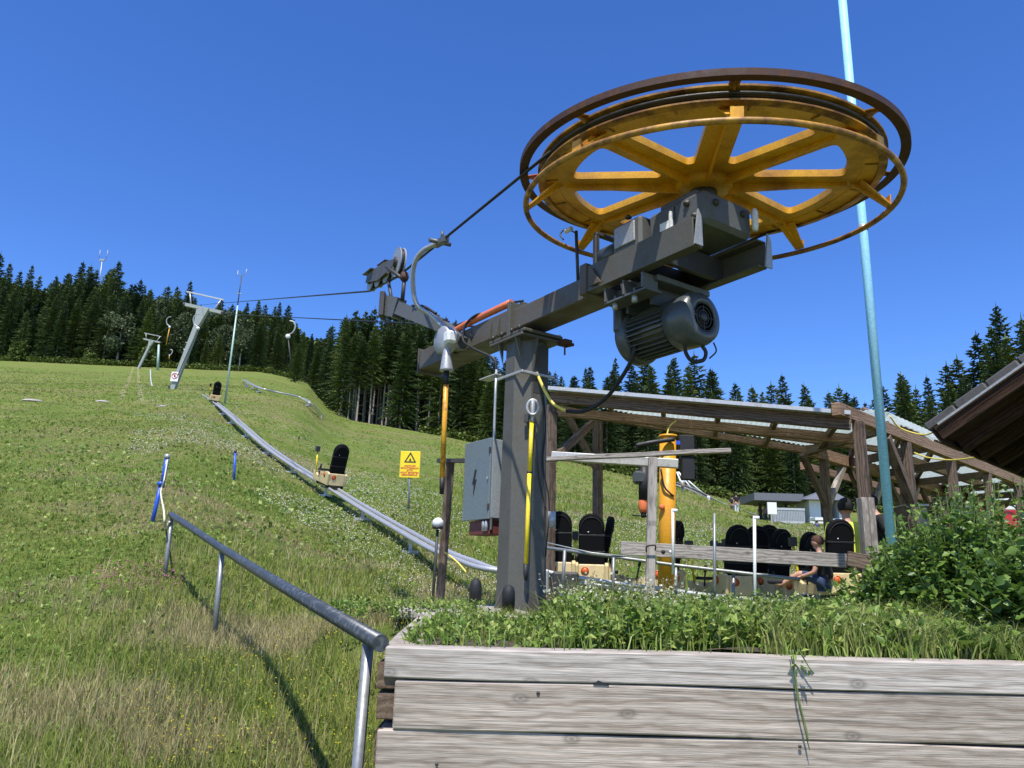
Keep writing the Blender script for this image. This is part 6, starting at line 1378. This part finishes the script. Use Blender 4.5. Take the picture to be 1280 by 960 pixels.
# ------------------------------------------------------------------ bushes on the right
def shrub(label, cx, cy, rx, ry, h, n, leaf=.055, m='bushleaf', big=40):
    t = thing('leafy_bush', label, 'bush', (cx, cy, -.235)); P = []; sz = []; S = MB(); cand = []
    for k in range(n):
        a = random.uniform(0, 6.28); q = random.random()**.55; x, y = cx+math.cos(a)*rx*q, cy+math.sin(a)*ry*q
        hh_ = h*(1-.55*q*q)*random.uniform(.7, 1.1); b0 = np.array([cx+(x-cx)*.45, cy+(y-cy)*.45, -.24]); tp = np.array([x, y, -.235+hh_]); md = np.array([(x+b0[0])/2, (y+b0[1])/2, -.235+hh_*.6])
        S.tube([b0, md, tp], [.005, .0035, .0015], 4, cap=False)
        m2 = 26
        for j in range(m2):
            u = .15+.85*j/(m2-1); p = b0*(1-u)**2+2*md*u*(1-u)+tp*u*u; P.append(p+rng.normal(size=3)*.014*(1.3-u)); sz.append(leaf*random.uniform(.55, 1.15)*(1.25-.75*u**3))
            if u < .8: cand.append(P[-1])
    o = leaf_cloud('foliage', np.array(P), leaf, M[m], rng, t, .2, .15, .34, np.array(sz)); o['kind'] = 'stuff'
    s_ = S.build('stems', M['stem'], t); s_['kind'] = 'stuff'
    # the large leaves that can be told apart
    me = None; front = sorted(cand, key=lambda p: p[1])[:len(cand)//3]; random.shuffle(front)
    vs = [(0, 0, 0), (.3, .26, .05), (.65, .24, .04), (1, 0, -.10), (.65, -.24, .04), (.3, -.26, .05), (.33, 0, -.02), (.66, 0, -.04)]
    fs = [(0, 6, 1), (0, 5, 6), (1, 6, 7, 2), (5, 4, 7, 6), (2, 7, 3), (4, 3, 7)]
    b_ = MB(); b_.add(vs, fs, True); pr = b_.build('leaf', M[m]); me = pr.data; bpy.data.objects.remove(pr)
    for p in front[:big]:
        o = bpy.data.objects.new('leaf', me); COL.objects.link(o); o.parent = t; s = random.uniform(.05, .078); o.scale = (s, s, s); o.location = Vector(p)-ORG[t.name]+Vector((0, -.03, .01)); o.rotation_euler = (random.uniform(-.6, .6), random.uniform(-.1, .7), random.uniform(-2.9, -.2))
    return t
shrub('bushy leafy plant in front of the blue pole at the right part of the planter', 2.02, 3.55, .36, .42, .68, 250)
shrub('large dense dark green bush at the bottom right corner behind the front timber', 2.28, 3.05, .56, .30, .56, 280, .066)
shrub('tall bush at the right edge of the picture below the house eave', 2.65, 3.65, .65, .5, .80, 320)
shrub('paler bush with tiny white blossoms between blue pole and right edge', 2.35, 3.9, .42, .38, .76, 170, .045, 'weed', 10)
shrub('low spreading bush filling the gap beside the blue pole foot', 1.80, 3.75, .30, .32, .46, 130, .055, 'bushleaf', 14)
pf = []
for k in range(420): pf.append((random.uniform(2.0, 3.1), random.uniform(2.9, 4.1), -.235+random.uniform(.30, .72)))
pf = np.array(pf); pf = pf[pf[:, 2] < -.235+.35+.25*sm(2.0, 2.8, pf[:, 0])+.1*rng.random(len(pf))]
setp(leaf_cloud('bush_blossoms', pf, .014, M['petal'], rng, None, .6, .1, .5), 'tiny white blossoms scattered over the right-hand bushes', 'blossoms', None, 'stuff')
# tall thistle
q = W(1243, 690, 4.3); t = thing('tall_thistle', 'tall thin thistle-like plant rising in front of the red trailer', 'plant', Vector((q.x, q.y, -.25)))
tp = W(1240, 598, 4.3); MB().tube([Vector((q.x, q.y, -.25)), q, tp], [.006, .005, .002], 5).build('stem', M['stem'], t)
P = []
for k in range(60): u = random.uniform(.3, 1); v = Vector((q.x, q.y, -.2)).lerp(tp, u); P.append((v.x+random.gauss(0, .02), v.y, v.z))
leaf_cloud('leaves', np.array(P), .06, M['bushleaf'], rng, t, .1, .1, .2)['kind'] = 'stuff'
# stalk hanging over the timber
t = thing('hanging_stalk', 'thin dark stalk with a few leaves hanging down over the front timbers', 'plant', W(990, 815, 2.59))
for k, ps in enumerate((((988, 812), (992, 840), (996, 870), (1003, 900), (1012, 938)), ((991, 812), (994, 845), (1000, 880), (1008, 912), (1010, 925)), ((998, 812), (1004, 822), (1012, 835), (1018, 842)))):
    MB().tube(arc([W(*p, 2.585-.006*k) for p in ps], 5), [.0022]*(5*(len(ps)-1))+[.001], 5).build('stem', M['stem'], t)
P = np.array([W(random.uniform(990, 1012), random.uniform(812, 842), 2.575) for k in range(16)]); leaf_cloud('leaves', P, .025, M['weed'], rng, t, -.5, .1, .2)['kind'] = 'stuff'
